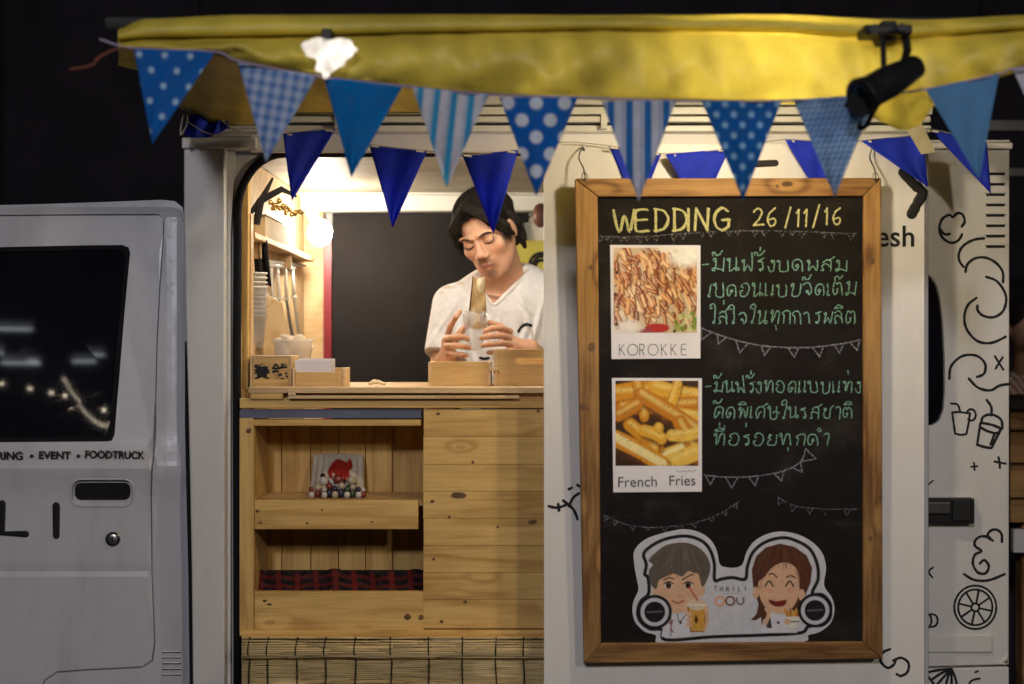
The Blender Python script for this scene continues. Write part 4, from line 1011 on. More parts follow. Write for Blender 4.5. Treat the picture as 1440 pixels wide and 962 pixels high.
for ex in (952, 1082): cv.line(s3([(ex - 25, 425), (ex, 392), (ex + 25, 425)]), 1.6, lin((40, 24, 20))); cv.ell(*pe(ex, 452), 8, 4.5, lin((236, 150, 130)), a=.5)
cv.poly(s3([(950, 510), (1000, 520), (1060, 512), (1050, 545), (1005, 555), (965, 540)]), lin((120, 30, 30)), sm=True)
cv.poly(s3([(900, 720), (915, 640), (960, 595), (1050, 600), (1100, 640), (1130, 720)]), lin((216, 214, 224)), sm=False)
cv.poly(s3([(925, 640), (960, 620), (970, 690), (940, 690)]), lin((60, 46, 52))); cv.line(s3([(935, 570), (950, 600), (930, 660)]), 4, SKN); cv.ell(*pe(985, 575), 11, 6, SKN); cv.ell(*pe(1010, 655), 3, 3, lin((50, 50, 80)))
cv.poly(s3([(1055, 615), (1145, 612), (1128, 690), (1070, 690)]), lin((226, 222, 214))); cv.line(s3([(1055, 650), (1140, 648)]), 1.2, lin((70, 90, 60)))
for k in range(9): cv.line(s3([(1062 + k * 9, 612), (1050 + k * 12, 570 + (k % 3) * 9)]), 2, lin(rn.choice([(190, 120, 40), (160, 90, 30), (214, 160, 70)])), 1, False)
cv.ell(*pe(1068, 650), 7, 6, SKN)
# roundels and centre print
for cx_, cy_ in ((228, 588), (1243, 578)):
    cv.ell(*pe(cx_, cy_), 30, 30, lin((204, 204, 214))); cv.ell(*pe(cx_, cy_), 33, 33, BK, w=3.2); cv.ell(*pe(cx_, cy_), 22, 22, BK); cv.line(s3([(cx_ - 45, cy_ + 2), (cx_ + 45, cy_ - 4)]), 1.8, lin((110, 108, 112)), .8, False)
for ch, x in zip('THRILI', (612, 650, 690, 733, 765, 808)):
    for L in LAT[ch]: cv.line(s3([(x - 8 + a * 28, 458 - abs(x - 710) * .05 - b * 26) for a, b in L]), .9, lin((60, 58, 66)), 1, False)
cv.line(s3([(665, 472), (760, 470)]), .6, lin((110, 100, 100)), .8, False)
cv.ell(*pe(640, 520), 9, 9, lin((232, 158, 110)), w=2); cv.ell(*pe(706, 518), 9, 9, lin((120, 76, 56)), w=2); cv.line(s3([(748, 500), (752, 530), (772, 540), (790, 528), (790, 500)]), 1.8, lin((120, 96, 86)))
# keep the print inside the die-cut outline
Hc, Wc = cv.c.shape[:2]
mps = lambda a, b, o=0: bmap(a, b, .0039 + o)
x0s, y0s = SX + 22 * q_ / SF, SY + 18 * q_ / SF; x1s, y1s = x0s + (Wc - 1) * q_ / SF, y0s + (Hc - 1) * q_ / SF
sdm = cv.sd([((x - x0s) / (q_ / SF), (y - y0s) / (q_ / SF)) for x, y in ob])
V = [mps(x0s + (x1s - x0s) * i / (Wc - 1), y0s + (y1s - y0s) * j / (Hc - 1)) for j in range(Hc) for i in range(Wc)]
F = [(j * Wc + i, (j + 1) * Wc + i, (j + 1) * Wc + i + 1, j * Wc + i + 1) for j in range(Hc - 1) for i in range(Wc - 1) if max(sdm[j, i], sdm[j + 1, i], sdm[j, i + 1], sdm[j + 1, i + 1]) < -1.5]
used = sorted({i for f in F for i in f}); rm = {u: k for k, u in enumerate(used)}
mk('cartoon_print', [V[i] for i in used], [tuple(rm[i] for i in f) for f in F], M['print'], stk, colors=cv.c.reshape(-1, 3)[used], label='two cartoon portraits, a grey haired boy with a drink and a brown haired girl with chips')
# =====================================================================
# AWNING with its clamp lamp
# =====================================================================
AW = thing('yellow_awning', 'bright yellow fabric awning roll along the top of the truck with a wrinkled front drop', 'awning', W(900, 150, -.5))
HEM = [(120, 62), (160, 70), (200, 74), (300, 80), (390, 100), (510, 116), (640, 130), (760, 138), (900, 143), (1050, 146), (1170, 147), (1205, 152), (1240, 172), (1268, 184), (1292, 178), (1315, 146), (1360, 122), (1440, 100), (1600, 84), (1800, 80)]
BACK = [(120, 80), (200, 100), (262, 158), (300, 174), (350, 176), (420, 158), (600, 157), (900, 155), (1200, 160), (1270, 168), (1330, 165), (1440, 120), (1800, 100)]
TOPL = [(120, 60), (165, 42), (200, 27), (330, 21), (600, 20), (850, 21), (1100, 20), (1240, 27), (1300, 28), (1440, 21), (1800, 20)]
CRS = [(120, 62), (200, 52), (330, 50), (420, 48), (600, 44), (850, 40), (1000, 42), (1100, 44), (1180, 50), (1260, 52), (1440, 40), (1800, 36)]
def itp(T, x):
    for (a, p), (b, q) in zip(T[:-1], T[1:]):
        if x <= b: t = max(0, (x - a) / (b - a)); t = t * t * (3 - 2 * t) * .5 + t * .5; return p + (q - p) * t
    return T[-1][1]
def wr(x, v):                   # wrinkles of the cloth, metres
    return .010 * math.sin(x * .021 + v * 2.1) * math.sin(x * .0073 + 1) + .006 * math.sin(x * .047 + v * 5) + .004 * math.sin(x * .11 - v * 4) * (1 if v > .3 else .4) + (.010 * (1 - abs(math.sin(x * .0145 + v * 1.7))) ** 7 - .008 * (1 - abs(math.sin(x * .0083 - v * 1.1 + 1))) ** 8) * (1 if v > .3 else .3)
V, F = [], []; xs = list(range(166, 1640, 9)); prof = 0
for x in xs:
    t, c, h, b = itp(TOPL, x), itp(CRS, x), itp(HEM, x), itp(BACK, x); row = []
    row.append(W(x, t, -.80) + Vector((0, .74, .06)))
    row.append(W(x, t, -.80) + Vector((0, .20, .03)))
    for v in (0, .33, .66, 1): row.append(W(x, t + (c - t) * v, -.81 - .035 * math.sin(v * math.pi * .75) + wr(x, v * .3) * .5))
    row.append(W(x, c + 2, -.800 + wr(x, .3) * .6)); row.append(W(x, c + 6, -.83 + wr(x, .35)))
    for k in range(1, 9):
        v = k / 8; row.append(W(x, c + 6 + (h - c - 6) * v, -.845 - .03 * math.sin(v * math.pi) + wr(x, .3 + v) * (1.2 if v < 1 else .6)))
    hy = row[-1]; bk = W(x, b, -.075)
    row.append(hy + Vector((0, .012, .004))); up_ = hy + Vector((0, .03, min(.10, (h - c) / 770 * .8))); row.append(up_)
    for k in (1, 2, 3, 4):
        row.append(up_.lerp(bk, k / 4) + Vector((0, 0, .05 * math.sin(math.pi * k / 4) + wr(x * 1.3, k) * .7 * (k < 4))))
    prof = len(row); V += row
for i in range(len(xs) - 1):
    for k in range(prof - 1 if xs[i] < 650 else prof - 6): F.append((i * prof + k, i * prof + k + 1, (i + 1) * prof + k + 1, (i + 1) * prof + k))
m_y = cloth('yellow_awning_cloth', (.66, .53, .075), var=.25, trans=.13, nscale=6, bump=.25)
m_y.node_tree.nodes['Principled BSDF'].inputs['Roughness'].default_value = .5
ow = mk('drape', V, F, m_y, AW, smooth=True); 
mk('hem_seam', *tube([W(x, itp(HEM, x) - 5, -.851 + wr(x, 1.25) * .9) for x in range(210, 1200, 9)], .0018, 5), m_y, AW, smooth=True)
mk('tie_strap', *sheet([(1262, 160), (1284, 150), (1302, 185), (1316, 214), (1296, 217), (1280, 190)], [], flatmap(-.20), .003), plain('webbing', (.40, .36, .25), .8, .2), AW, label='pale webbing strap tying the awning down to the truck corner')
mk('front_bar', *tube([W(150, 32, -.78), W(1640, 32, -.78)], .011, 8), M['darksteel'], AW)
mk('tie_rope', *tube(smoothpts([W(165, 68, -.8), W(140, 80, -.8), (W(128, 92, -.8)), W(98, 98, -.8)], 5), .0035, 6), plain('red_brown_rope', (.12, .03, .02), .8), AW, smooth=True, label='short red brown rope end at the left corner of the awning')

# wrapped bare lamp glowing on the left of the awning
WL = thing('wrapped_lamp', 'small white lamp glowing through crumpled wrapping at the left of the awning', 'lamp', W(458, 75, -.90))
f = Field((W(415, 120, -.9).x, -.96, W(415, 120, -.9).z), (W(505, 35, -.9).x, -.84, W(505, 35, -.9).z), .0022)
for px, py, r in [(440, 66, .015), (455, 72, .020), (470, 64, .016), (482, 60, .012), (462, 84, .014), (452, 90, .009), (430, 64, .010), (474, 74, .013), (490, 78, .009), (448, 58, .011), (466, 96, .010), (458, 108, .007), (436, 76, .009), (492, 60, .006), (446, 98, .006), (480, 90, .008), (500, 70, .006)]:
    f.ell(W(px, py, -.895), (r, .010, r * .8), .012)
m_wl = emit('lamp_wrap_glow', (1, .93, .82), 2.2)
_n, _l = m_wl.node_tree.nodes, m_wl.node_tree.links
_t = _n.new('ShaderNodeTexNoise'); _t.inputs['Scale'].default_value = 38; _c = _n.new('ShaderNodeTexCoord'); _l.new(_c.outputs['Object'], _t.inputs['Vector'])
_r = _n.new('ShaderNodeMapRange'); _r.inputs[1].default_value = .38; _r.inputs[2].default_value = .66; _r.inputs[3].default_value = .3; _r.inputs[4].default_value = 1.15
_w = _n.new('ShaderNodeLayerWeight'); _w.inputs[0].default_value = .4; _a = _n.new('ShaderNodeMapRange'); _a.inputs[1].default_value = .0; _a.inputs[2].default_value = .55; _a.inputs[3].default_value = .85; _a.inputs[4].default_value = 0
_l.new(_w.outputs['Facing'], _a.inputs[0]); _l.new(_a.outputs[0], _n['Principled BSDF'].inputs['Alpha'])
_l.new(_t.outputs['Fac'], _r.inputs[0]); _l.new(_r.outputs[0], _n['Principled BSDF'].inputs['Emission Strength'])
field_obj('glowing_wrap', f, m_wl, WL)
mk('lamp_clip', *boxpx(452, 40, 466, 58, -.89, -.84), M['black'], WL, bevel=.002)

CL = thing('clamp_lamp', 'black clamp spotlight gripping the awning above the right end of the chalkboard', 'lamp', W(1250, 60, -.92))
mk('clamp', *join([boxpx(1216, 34, 1284, 48, -.92, -.86), boxpx(1240, 28, 1262, 58, -.90, -.78)]), M['black'], CL, bevel=.004)
mk('screw', *join([tube([W(1230, 41, -.94), W(1230, 41, -.90)], .009, 10), tube([W(1268, 38, -.95), W(1268, 38, -.90)], .007, 10)]), M['darksteel'], CL)
mk('bracket', *join([tube([W(1241, 44, -.91), W(1243, 100, -.93)], .0055, 6), tube([W(1272, 44, -.90), W(1276, 70, -.90), W(1270, 92, -.92)], .008, 6)]), M['black'], CL)
hd0, hd1 = W(1210, 137, -.98), W(1288, 94, -.92)
hx = (hd1 - hd0).normalized()
mk('lamp_head', *tube([hd0, hd0 + hx * .004, hd0 + hx * .03, hd0 + hx * .068, hd1], [.033, .034, .029, .030, .021], 20), M['black'], CL, smooth=False)
mk('barn_door', *hexa([W(1186, 150, -.985), W(1214, 166, -.985), W(1226, 150, -.985), W(1196, 128, -.985)], [W(1186, 150, -.980), W(1214, 166, -.980), W(1226, 150, -.980), W(1196, 128, -.980)]), M['rubber'], CL)
mk('cable', *tube(smoothpts([W(1242, 135, -.94), W(1228, 158, -.93), W(1214, 180, -.9), W(1196, 168, -.88), W(1180, 150, -.86)], 5), .0045, 6), M['rubber'], CL, smooth=True)
lens = hd0 - hx * .002
mk('lens', *tube([lens + hx * .003, lens], .024, 20), M['glass'], CL)
# lamp hanging inside the awning, behind its front drop: it lights the board and glows through the yellow cloth
HL = thing('hanging_lamp', 'bright round lamp hanging under the awning behind its yellow front drop', 'lamp', W(1040, 95, -.66))
hp = Vector((.50, -.68, 2.018))
mk('lamp_bulb', *ball(hp, .033, 18, 12), emit('hanging_lamp_glow', (1, .85, .62), KEY_E), HL, smooth=True)
mk('lamp_cap', *tube([hp + Vector((0, 0, .034)), hp + Vector((0, 0, .055))], .016, 12), M['white'], HL)
# strip lamp under the inner edge of the hatch, out of sight above the opening
LS = thing('strip_lamp', 'white strip lamp fixed inside the truck above the hatch opening', 'lamp', (-.2, .16, 1.99))
mk('strip_housing', *box3(-.55, .10, 1.982, .30, .14, 1.999), M['alu'], LS)
mk('strip_tube', *tube([(-.53, .12, 1.974), (.28, .12, 1.974)], .008, 8), emit('strip_glow', (1, .90, .74), STRIP_E), LS, smooth=True)

# =====================================================================
# BUNTINGS
# =====================================================================
def flagmesh(name, a, b, tip, y, fn, par, label, n=44, bow=.006, mat=None, lean=0, thick=.0008):
    A, B, T_ = (np.array(p, float) for p in (a, b, tip)); wpx = np.linalg.norm(B - A); e = (B - A) / wpx
    V, Cc = [], []
    ph = random.uniform(0, 6)
    for j in range(n + 1):
        v = j / n * .992
        for i in range(n + 1):
            u = i / n; p = (A + (B - A) * u) * (1 - v) + T_ * v
            q = p - A; aa = q @ e; bb_ = q[1] * e[0] - q[0] * e[1]
            yy = y + bow * 1.5 * math.sin(u * math.pi * (1 - v * .5) + ph) + .007 * math.sin(v * 3 + ph * 2) + .0016 * math.sin((u * 2.3 + v * 1.2) * 5 + ph) + .012 * (abs(u - .5) * 2) ** 3 * math.sin(ph) * (1 - v) + lean * v
            V.append(W(p[0], p[1], yy)); Cc.append((aa, bb_))
    Cc = np.array(Cc); col = fn(Cc[:, 0], Cc[:, 1])
    F = [(j * (n + 1) + i, (j + 1) * (n + 1) + i, (j + 1) * (n + 1) + i + 1, j * (n + 1) + i + 1) for j in range(n) for i in range(n)]
    o = mk(name, V, F, mat or M['flag'], par, smooth=True, colors=col, label=label)
    o.modifiers.new('s', 'SOLIDIFY').thickness = thick
    return o
def mixc(m, a, b): m = np.clip(m, 0, 1)[:, None]; return np.array(lin(a)) * (1 - m) + np.array(lin(b)) * m
def solid(c): return lambda a, b: mixc(np.zeros_like(a), c, c)
def dots(bg, fg, s, r, ox=0, oy=0):
    def f(a, b):
        j = np.floor((b + oy) / (s * .6)); x = (a + ox + (j % 2) * s / 2) % s - s / 2; y = (b + oy) % (s * .6) - s * .3
        return mixc(.5 + (r - np.hypot(x, y)) / 2, bg, fg)
    return f
def stripes(bg, fg, s, w, thin=None):
    def f(a, b):
        x = np.abs(a % s - s / 2); m = .5 + (w / 2 - x) / 1.6
        if thin: x2 = np.abs((a + thin) % s - s / 2); m = np.maximum(m, .5 * (np.clip(.5 + (1.2 - x2) / 1.2, 0, 1)))
        return mixc(m, bg, fg)
    return f
def gingham(light, dark, s, w=.5, sk_=0):
    def f(a, b):
        x = (a + sk_ * b) % s / s; y = b % s / s; m = .5 * (np.clip(.5 + (w / 2 - np.abs(x - .5)) * 8, 0, 1)) + .4 * (np.clip(.5 + (w / 2 - np.abs(y - .5)) * 8, 0, 1))
        return mixc(m, light, dark)
    return f
YB = -.885
B1 = thing('pennant_bunting', 'string of light blue patterned pennants hanging along the hem of the yellow awning', 'bunting', W(800, 140, YB))
sp_ = smoothpts([W(x, y, YB - .001) for x, y in [(140, 55), (188, 68), (303, 73), (335, 86), (445, 107), (565, 121), (685, 133), (812, 137), (950, 142), (1098, 142), (1232, 133), (1300, 126), (1405, 104), (1430, 96), (1560, 88)]], 4)
mk('cord', *tube(sp_, .0022, 5), plain('lilac_tape', (.36, .28, .40), .8), B1, smooth=True)
DB = (16, 104, 190); WHT = (206, 214, 232)
for a, b, t_, fn, lab in [
    ((188, 68), (303, 73), (214, 203), dots((8, 98, 182), (170, 205, 235), 36, 4.4, 10, 3), 'blue pennant with small pale dots, leftmost of the string'),
    ((334, 87), (446, 107), (374, 228), gingham((182, 198, 226), (70, 120, 190), 15.5), 'pale blue gingham pennant with wide checks'),
    ((455, 108), (566, 122), (494, 250), solid((0, 112, 186)), 'plain bright blue pennant'),
    ((580, 122), (687, 133), (628, 263), stripes((206, 206, 218), (48, 150, 200), 24, 9, 7), 'teal and white striped pennant'),
    ((702, 137), (813, 137), (754, 276), dots((6, 98, 186), (216, 224, 238), 40, 9.2, 8, 4), 'blue pennant with the biggest white dots'),
    ((846, 142), (951, 142), (898, 283), stripes((198, 202, 218), (36, 112, 184), 26, 10, 9), 'blue and white striped pennant over the chalkboard'),
    ((987, 142), (1099, 142), (1045, 281), dots((12, 96, 172), (146, 190, 224), 24.5, 4.3, 4, 3), 'blue pennant with small pale dots over the chalkboard'),
    ((1116, 141), (1233, 133), (1174, 278), gingham((166, 192, 222), (58, 112, 176), 8.2, .5, .5), 'pennant with a fine blue and white check'),
    ((1302, 126), (1405, 103), (1377, 252), solid((92, 146, 196)), 'plain pale blue pennant at the right end'),
    ((1424, 97), (1530, 88), (1478, 215), solid((196, 196, 214)), 'white pennant cut off by the right edge of the picture'),
    ((40, 40), (128, 60), (60, 40), None, '')]:
    if fn is None: continue
    o = flagmesh('pennant', a, b, t_, YB, fn, B1, lab, n=56 if fn.__name__ != 'z' else 10)
m_roy = cloth('royal_blue_cloth', (.006, .030, .62), var=.12, trans=.3, nscale=20)
B2_ = thing('royal_bunting', 'string of plain royal blue pennants pinned along the truck roof behind the patterned ones', 'bunting', W(800, 200, -.17))
YR = -.158
RF = [((398, 188), (472, 181), (410, 284)), ((519, 203), (601, 212), (552, 320)), ((650, 218), (729, 211), (694, 330)), ((856, 205), (930, 216), (897, 300)), ((936, 217), (1026, 209), (985, 300)),
      ((1104, 196), (1182, 201), (1162, 292)), ((1211, 198), (1298, 188), (1305, 263)), ((1306, 181), (1388, 200), (1394, 273))]
for i, (a, b, t_) in enumerate(RF):
    o = flagmesh('pennant', a, b, t_, YR + (.0 if i > 0 else .0), solid((0, 10, 150)), B2_, None, n=14, bow=.008 if i < 3 else .004, mat=m_roy, lean=.02 if i < 3 else .004)
    A_, B_ = np.array(a, float), np.array(b, float)
    for q in (.1, .88):
        p = A_ + (B_ - A_) * q; c = W(p[0], p[1] + 2, YR - .012)
        mk('pin', *tube([c + Vector((-.009, 0, .001)), c + Vector((.009, 0, -.001))], .0022, 5), M['white'], B2_)
rc = smoothpts([W(x, y, YR - .001) for x, y in [(262, 170), (300, 190), (350, 180), (398, 188), (472, 181), (519, 203), (601, 212), (650, 218), (729, 211), (790, 200), (856, 205), (930, 216), (1026, 209), (1104, 196), (1182, 201), (1211, 198), (1298, 188), (1306, 181), (1388, 200), (1398, 196)]], 3)
mk('cord', *tube(rc, .0013, 5), M['cord'], B2_)
# crumpled first pennant over the pillar cap
V, F = [], []
bnd_t = [(257, 178), (264, 162), (276, 157), (288, 155), (296, 168), (303, 177), (307, 158), (312, 151), (318, 160), (322, 178)]
bnd_b = [(259, 190), (268, 194), (278, 195), (288, 194), (296, 193), (303, 191), (310, 187), (315, 184), (319, 181), (324, 182)]
for i in range(len(bnd_t)):
    for k in range(6):
        v = k / 5; x = bnd_t[i][0] + (bnd_b[i][0] - bnd_t[i][0]) * v; y = bnd_t[i][1] + (bnd_b[i][1] - bnd_t[i][1]) * v
        V.append(W(x, y, -.075 + .018 * math.sin(i * 1.9 + v * 2) - .02 * math.sin(v * 3)))
for i in range(len(bnd_t) - 1):
    for k in range(5): F.append((i * 6 + k, i * 6 + k + 1, i * 6 + k + 7, i * 6 + k + 6))
o = mk('pennant', V, F, m_roy, B2_, smooth=True, label='royal blue pennant crumpled over the top of the left pillar'); o.modifiers.new('s', 'SOLIDIFY').thickness = .001
o.modifiers.new('u', 'SUBSURF').levels = 1
mk('knot_string', *tube(smoothpts([W(x, y, -.1) for x, y in [(262, 150), (256, 168), (254, 190), (262, 176), (268, 155), (300, 160), (322, 178), (336, 184)]], 4), .0022, 5), M['cord'], B2_)

# =====================================================================
# THINGS INSIDE THE TRUCK
# =====================================================================
ZC = W(0, 544.5, -.015).z
# lamp
LB = thing('light_bulb', 'bare white light bulb glowing beside the shelf at the back left of the kitchen', 'light bulb', W(450, 325, 1.0))
mk('bulb', *ball(W(450, 327, 1.0), .040, 18, 12, (.95, .95, 1.05)), emit('bulb_glow', (1, .90, .74), BULB_E), LB, smooth=True)
mk('bulb_socket', *tube([W(444, 310, 1.0), W(436, 296, 1.0)], [.016, .018], 12), M['white'], LB)
mk('cable', *tube(smoothpts([W(436, 296, 1.0), W(428, 284, .98), W(420, 270, .95)], 4), .003, 5), M['white'], LB)
# wall shelf
SH = thing('wall_shelf', 'narrow pine shelf along the left wall of the kitchen above the utensils', 'shelf', (-.62, .6, 1.765))
mk('shelf_board', *box3(-.700, .14, 1.762, -.648, 1.22, 1.778), M['pine_pale'], SH, bevel=.002)
for y in (.3, .8): mk('bracket', *box3(-.699, y, 1.72, -.66, y + .012, 1.7615), M['pine_pale'], SH)
cb_ = thing('cardboard_box', 'tan cardboard box lying on the wall shelf', 'box', W(395, 320, .55))
mk('carton', *box3(-.695, .32, 1.778, -.653, .72, 1.835), plain('cardboard', (.52, .38, .20), .8, .12), cb_, bevel=.002)
mk('lid_flap', *box3(-.697, .31, 1.8355, -.650, .60, 1.838), plain('cardboard_lid', (.46, .32, .16), .8, .12), cb_)
kb = thing('black_bracket', 'black forked bracket propped on the near end of the wall shelf', 'bracket', W(370, 316, .3))
mk('arm', *tube([W(361, 316, .30), W(366, 285, .30), W(384, 250, .3)], [.009, .011, .003], 7), M['black'], kb)
mk('arm', *tube([W(352, 300, .30), W(366, 282, .30), W(396, 266, .3), W(416, 276, .34)], [.006, .010, .009, .004], 7), M['black'], kb)
gt = thing('gold_garland', 'small heap of glinting gold beads on the cardboard box', 'garland', W(395, 292, .4))
gm_ = plain('gold', (.75, .52, .2), .25, .1, metal=.9)
bd0 = mk('bead', *ball(W(386, 293, .40), .007, 8, 6), gm_, gt, smooth=True, own=True)
for i in range(22):
    c = bd0.copy(); COL.objects.link(c); c.parent = gt; c.location = W(382 + i * 1.9 + random.uniform(-2, 2), 290 + i * .9 + random.uniform(-9, 5), .40 + i * .008) - ROOT[gt.name]
# utensil rack and hanging utensils
RK = thing('utensil_rack', 'white rail on the left kitchen wall with handles hanging from it', 'rack', W(390, 374, .5))
mk('rail', *tube([W(369, 372, .46), W(414, 377, 1.02)], .0055, 8), M['white'], RK, smooth=True)
mk('rail', *tube([W(378, 368, .55), W(430, 374, 1.25)], .0045, 8), M['white'], RK, smooth=True)
mk('mount', *boxpx(366, 368, 371, 378, .42, .45), M['white'], RK)
for i, (px, L, off) in enumerate([(372, 38, 0), (381, 40, 4), (390, 41, 9), (401, 42, 13), (411, 40, 17)]):
    y = .685 / (720 - px) * S * D - D
    ut = thing('spatula', ['long spatula hanging nearest the hatch on the white rail', 'second spatula from the hatch on the white rail', 'middle spatula on the white rail', 'fourth spatula from the hatch on the white rail', 'last spatula on the white rail, nearest the red trim'][i], 'spatula', W(px, 374, y), 'spatulas hanging on the white rail')
    mk('hook', *tube([W(px, 371, y), W(px + 1, 379, y)], .0022, 6), M['steel'], ut)
    mk('handle', *tube([W(px, 377, y), W(px + 1, 377 + L * .5, y), W(px + 2, 377 + L, y)], [.0048, .0052, .0062], 8), M['white'], ut, smooth=True)
    mk('ferrule', *tube([W(px - 2, 377 + L + 2, y), W(px + 6, 377 + L + 1, y)], .006, 8), M['white'], ut)
    pts = smoothpts([W(px + 2, 378 + L, y), W(px + 5, 400 + L, y), W(px + 12 - off * .2, 426 + L, y), W(px + 18 - off * .3, 446 + L, y)], 4)
    mk('blade', *tube(pts, [.0042 + .002 * k / len(pts) for k in range(len(pts))], 6), M['darksteel'] if i != 4 else M['steel'], ut, smooth=True)
ap = thing('black_apron', 'black cloth hanging between the shelf and the cup stack', 'apron', W(368, 345, .3))
V, F = [], []
for j in range(8):
    for i in range(6):
        v = j / 7; V.append(W(356 + i * 3.6 + v * 5 - (3 - i) * v * .5, 338 + v * 62 + (i % 2) * v * 3, .31 + .014 * math.sin(i * 2.1 + v)))
for j in range(7):
    for i in range(5): F.append((j * 6 + i, (j + 1) * 6 + i, (j + 1) * 6 + i + 1, j * 6 + i + 1))
o = mk('cloth', V, F, plain('black_cotton', (.015, .014, .016), .9), ap, smooth=True); o.modifiers.new('s', 'SOLIDIFY').thickness = .004
# stack of cups
def cup(lo_, r0, r1, h, mat, par, nm='cup'):
    return mk(nm, *lathe([(.001, 0), (r0, 0), (r1, h), (r1 + .0025, h), (r1 + .0025, h - .004), (r1 - .001, h - .004)], lo_, 20), mat, par, smooth=True)
cs = thing('cup_stack', 'stack of clear plastic cups topped by white ones beside the hatch edge', 'cups', W(358, 490, .26))
b_ = W(356, 489, .26)
for k in range(7): cup(b_ + Vector((0, 0, .012 * k)), .026, .036, .085, M['clear'], cs)
for k in range(4): cup(b_ + Vector((0, 0, .105 + .012 * k)), .023, .035, .055, M['white'], cs)
ct_ = thing('cutting_board', 'pale wooden cutting board leaning on the left kitchen wall', 'cutting board', W(388, 540, .45))
mk('board', *hexa([W(370, 500, .42), W(408, 505, .50), W(396, 425, .52), W(371, 412, .44)], [W(370, 500, .42) + Vector((0, .015, 0)), W(408, 505, .50) + Vector((0, .015, 0)), W(396, 425, .52) + Vector((0, .015, 0)), W(371, 412, .44) + Vector((0, .015, 0))]), M['pine_pale'], ct_, bevel=.003)
mk('support_block', *box3(W(370, 500, .42).x, .43, ZC, W(404, 500, .50).x, .52, W(0, 503, .45).z), M['ply'], ct_)
tb = thing('napkin_tub', 'clear round tub full of crumpled napkins behind the wooden boxes', 'tub', W(413, 540, .33))
c_ = W(412, 500, .33); c_.z = ZC
mk('tub', *lathe([(.001, .001), (.040, .001), (.052, .115), (.056, .117), (.056, .112), (.050, .108), (.039, .006)], c_, 28), clear('tub_plastic', (.95, .93, .92), .38), tb, smooth=True)
f = Field((c_.x - .08, c_.y - .08, ZC + .03), (c_.x + .08, c_.y + .08, ZC + .18), .0035)
for i in range(22):
    a = random.uniform(0, 6.28); r = random.uniform(0, .04); f.ell((c_.x + r * math.cos(a), c_.y + r * math.sin(a), ZC + .075 + random.uniform(0, .05)), (random.uniform(.008, .022), random.uniform(.008, .02), random.uniform(.006, .014)), .008)
field_obj('napkins', f, plain('napkin_cream', (.80, .66, .48), .85, .12, 30), tb)
# steel bowl behind
bw = thing('metal_bowl', 'small steel bowl in shadow behind the offertory box', 'bowl', W(380, 540, .28))
c_ = W(376, 500, .30); c_.z = ZC + .0
mk('bowl', *lathe([(.001, .001), (.025, .001), (.05, .06), (.052, .06), (.048, .055), (.02, .006)], c_, 24), M['steel'], bw, smooth=True)
# wooden boxes on the counter
def wbox(name, lab, cat, px0, px1, pyt, y0, y1, th=.008, mat=None, hole=None, front_low=None):
    mat = mat or M['ply']; A_ = W(px0, pyt, y0); B_ = W(px1, pyt, y0); z1 = A_.z; t = thing(name, lab, cat, ((A_.x + B_.x) / 2, (y0 + y1) / 2, ZC))
    zf = z1 if front_low is None else W(0, front_low, y0).z
    pyb = 481 + (CH - ZC) / ((D + y0) / D / S)
    if hole: fr = mk('front_panel', *sheet([(px0 + 4, pyt), (px1 - 4, pyt), (px1 - 4, pyb), (px0 + 4, pyb)], [hole], flatmap(y0 + .001), th), mat, t)
    else: fr = mk('front_panel', *box3(A_.x + th, y0 + .001, ZC, B_.x - th, y0 + th, zf), mat, t, bevel=.001)
    mk('side_panel', *box3(A_.x, y0, ZC, A_.x + th - .0005, y1, z1 + .001), M['pine_pale'], t, bevel=.001)
    mk('side_panel', *box3(B_.x - th + .0005, y0, ZC, B_.x, y1, z1 + .001), M['pine_pale'], t, bevel=.001)
    mk('back_panel', *box3(A_.x + th, y1 - th, ZC, B_.x - th, y1, z1), mat, t, bevel=.001)
    mk('bottom', *box3(A_.x + th, y0 + th, ZC + .001, B_.x - th, y1 - th, ZC + .006), mat, t)
    return t, fr
ob_, fr = wbox('offertory_box', 'small wooden box painted with two black brush characters at the left end of the counter', 'box', 351.5, 410, 502, .05, .17, th=.006)
mk('lid', *boxpx(352, 500, 409.5, 503.5, .051, .168), M['pine_pale'], ob_, bevel=.001)
text('brush_lettering', '賽', W(357, 531, .0502), .0400, M['blackpaint'], ob_, bold=.0010)
text('brush_lettering', '銭', W(382, 531, .0502), .0400, M['blackpaint'], ob_, bold=.0010)
ty, _ = wbox('card_tray', 'low wooden tray holding a stack of white cards', 'tray', 411, 485, 518, .04, .15, th=.007, front_low=523)
pc = thing('card_stack', 'stack of white cards standing in the low wooden tray', 'cards', W(445, 540, .09))
for k in range(8):
    a, b = W(419 + k * .7, 0, .1), W(469 + k * .3, 0, .1)
    mk('card', *box3(a.x, .055 + k * .006, ZC + .007, b.x, .0585 + k * .006, W(0, 507 - k * .35, .06).z), M['paper'], pc, own=True)
cr1, _ = wbox('wooden_crate', 'small wooden crate with a grip hole in front of the man', 'crate', 602, 690, 510, .05, .25, hole=rrect(630, 517, 656, 525, 4), mat=M['ply'])
cr2, _ = wbox('wooden_crate', 'larger wooden crate with a grip hole half hidden by the white door', 'crate', 694, 850, 492, .06, .30, hole=rrect(726, 503, 800, 512, 4), mat=M['ply'])
lt = thing('latch', 'small pale wooden peg fixed between the two crates', 'latch', W(697, 522, .04))
mk('peg', *boxpx(688.5, 517, 701, 521.5, .036, .048), M['pine_pale'], lt, bevel=.001)
gi = thing('ginger_root', 'small pale curved root lying on the counter before the black backboard', 'food', W(532, 540, .10))
f = Field((W(515, 0, .1).x, .07, ZC - .01), (W(550, 0, .1).x, .13, ZC + .04), .0015)
z_ = ZC + .006
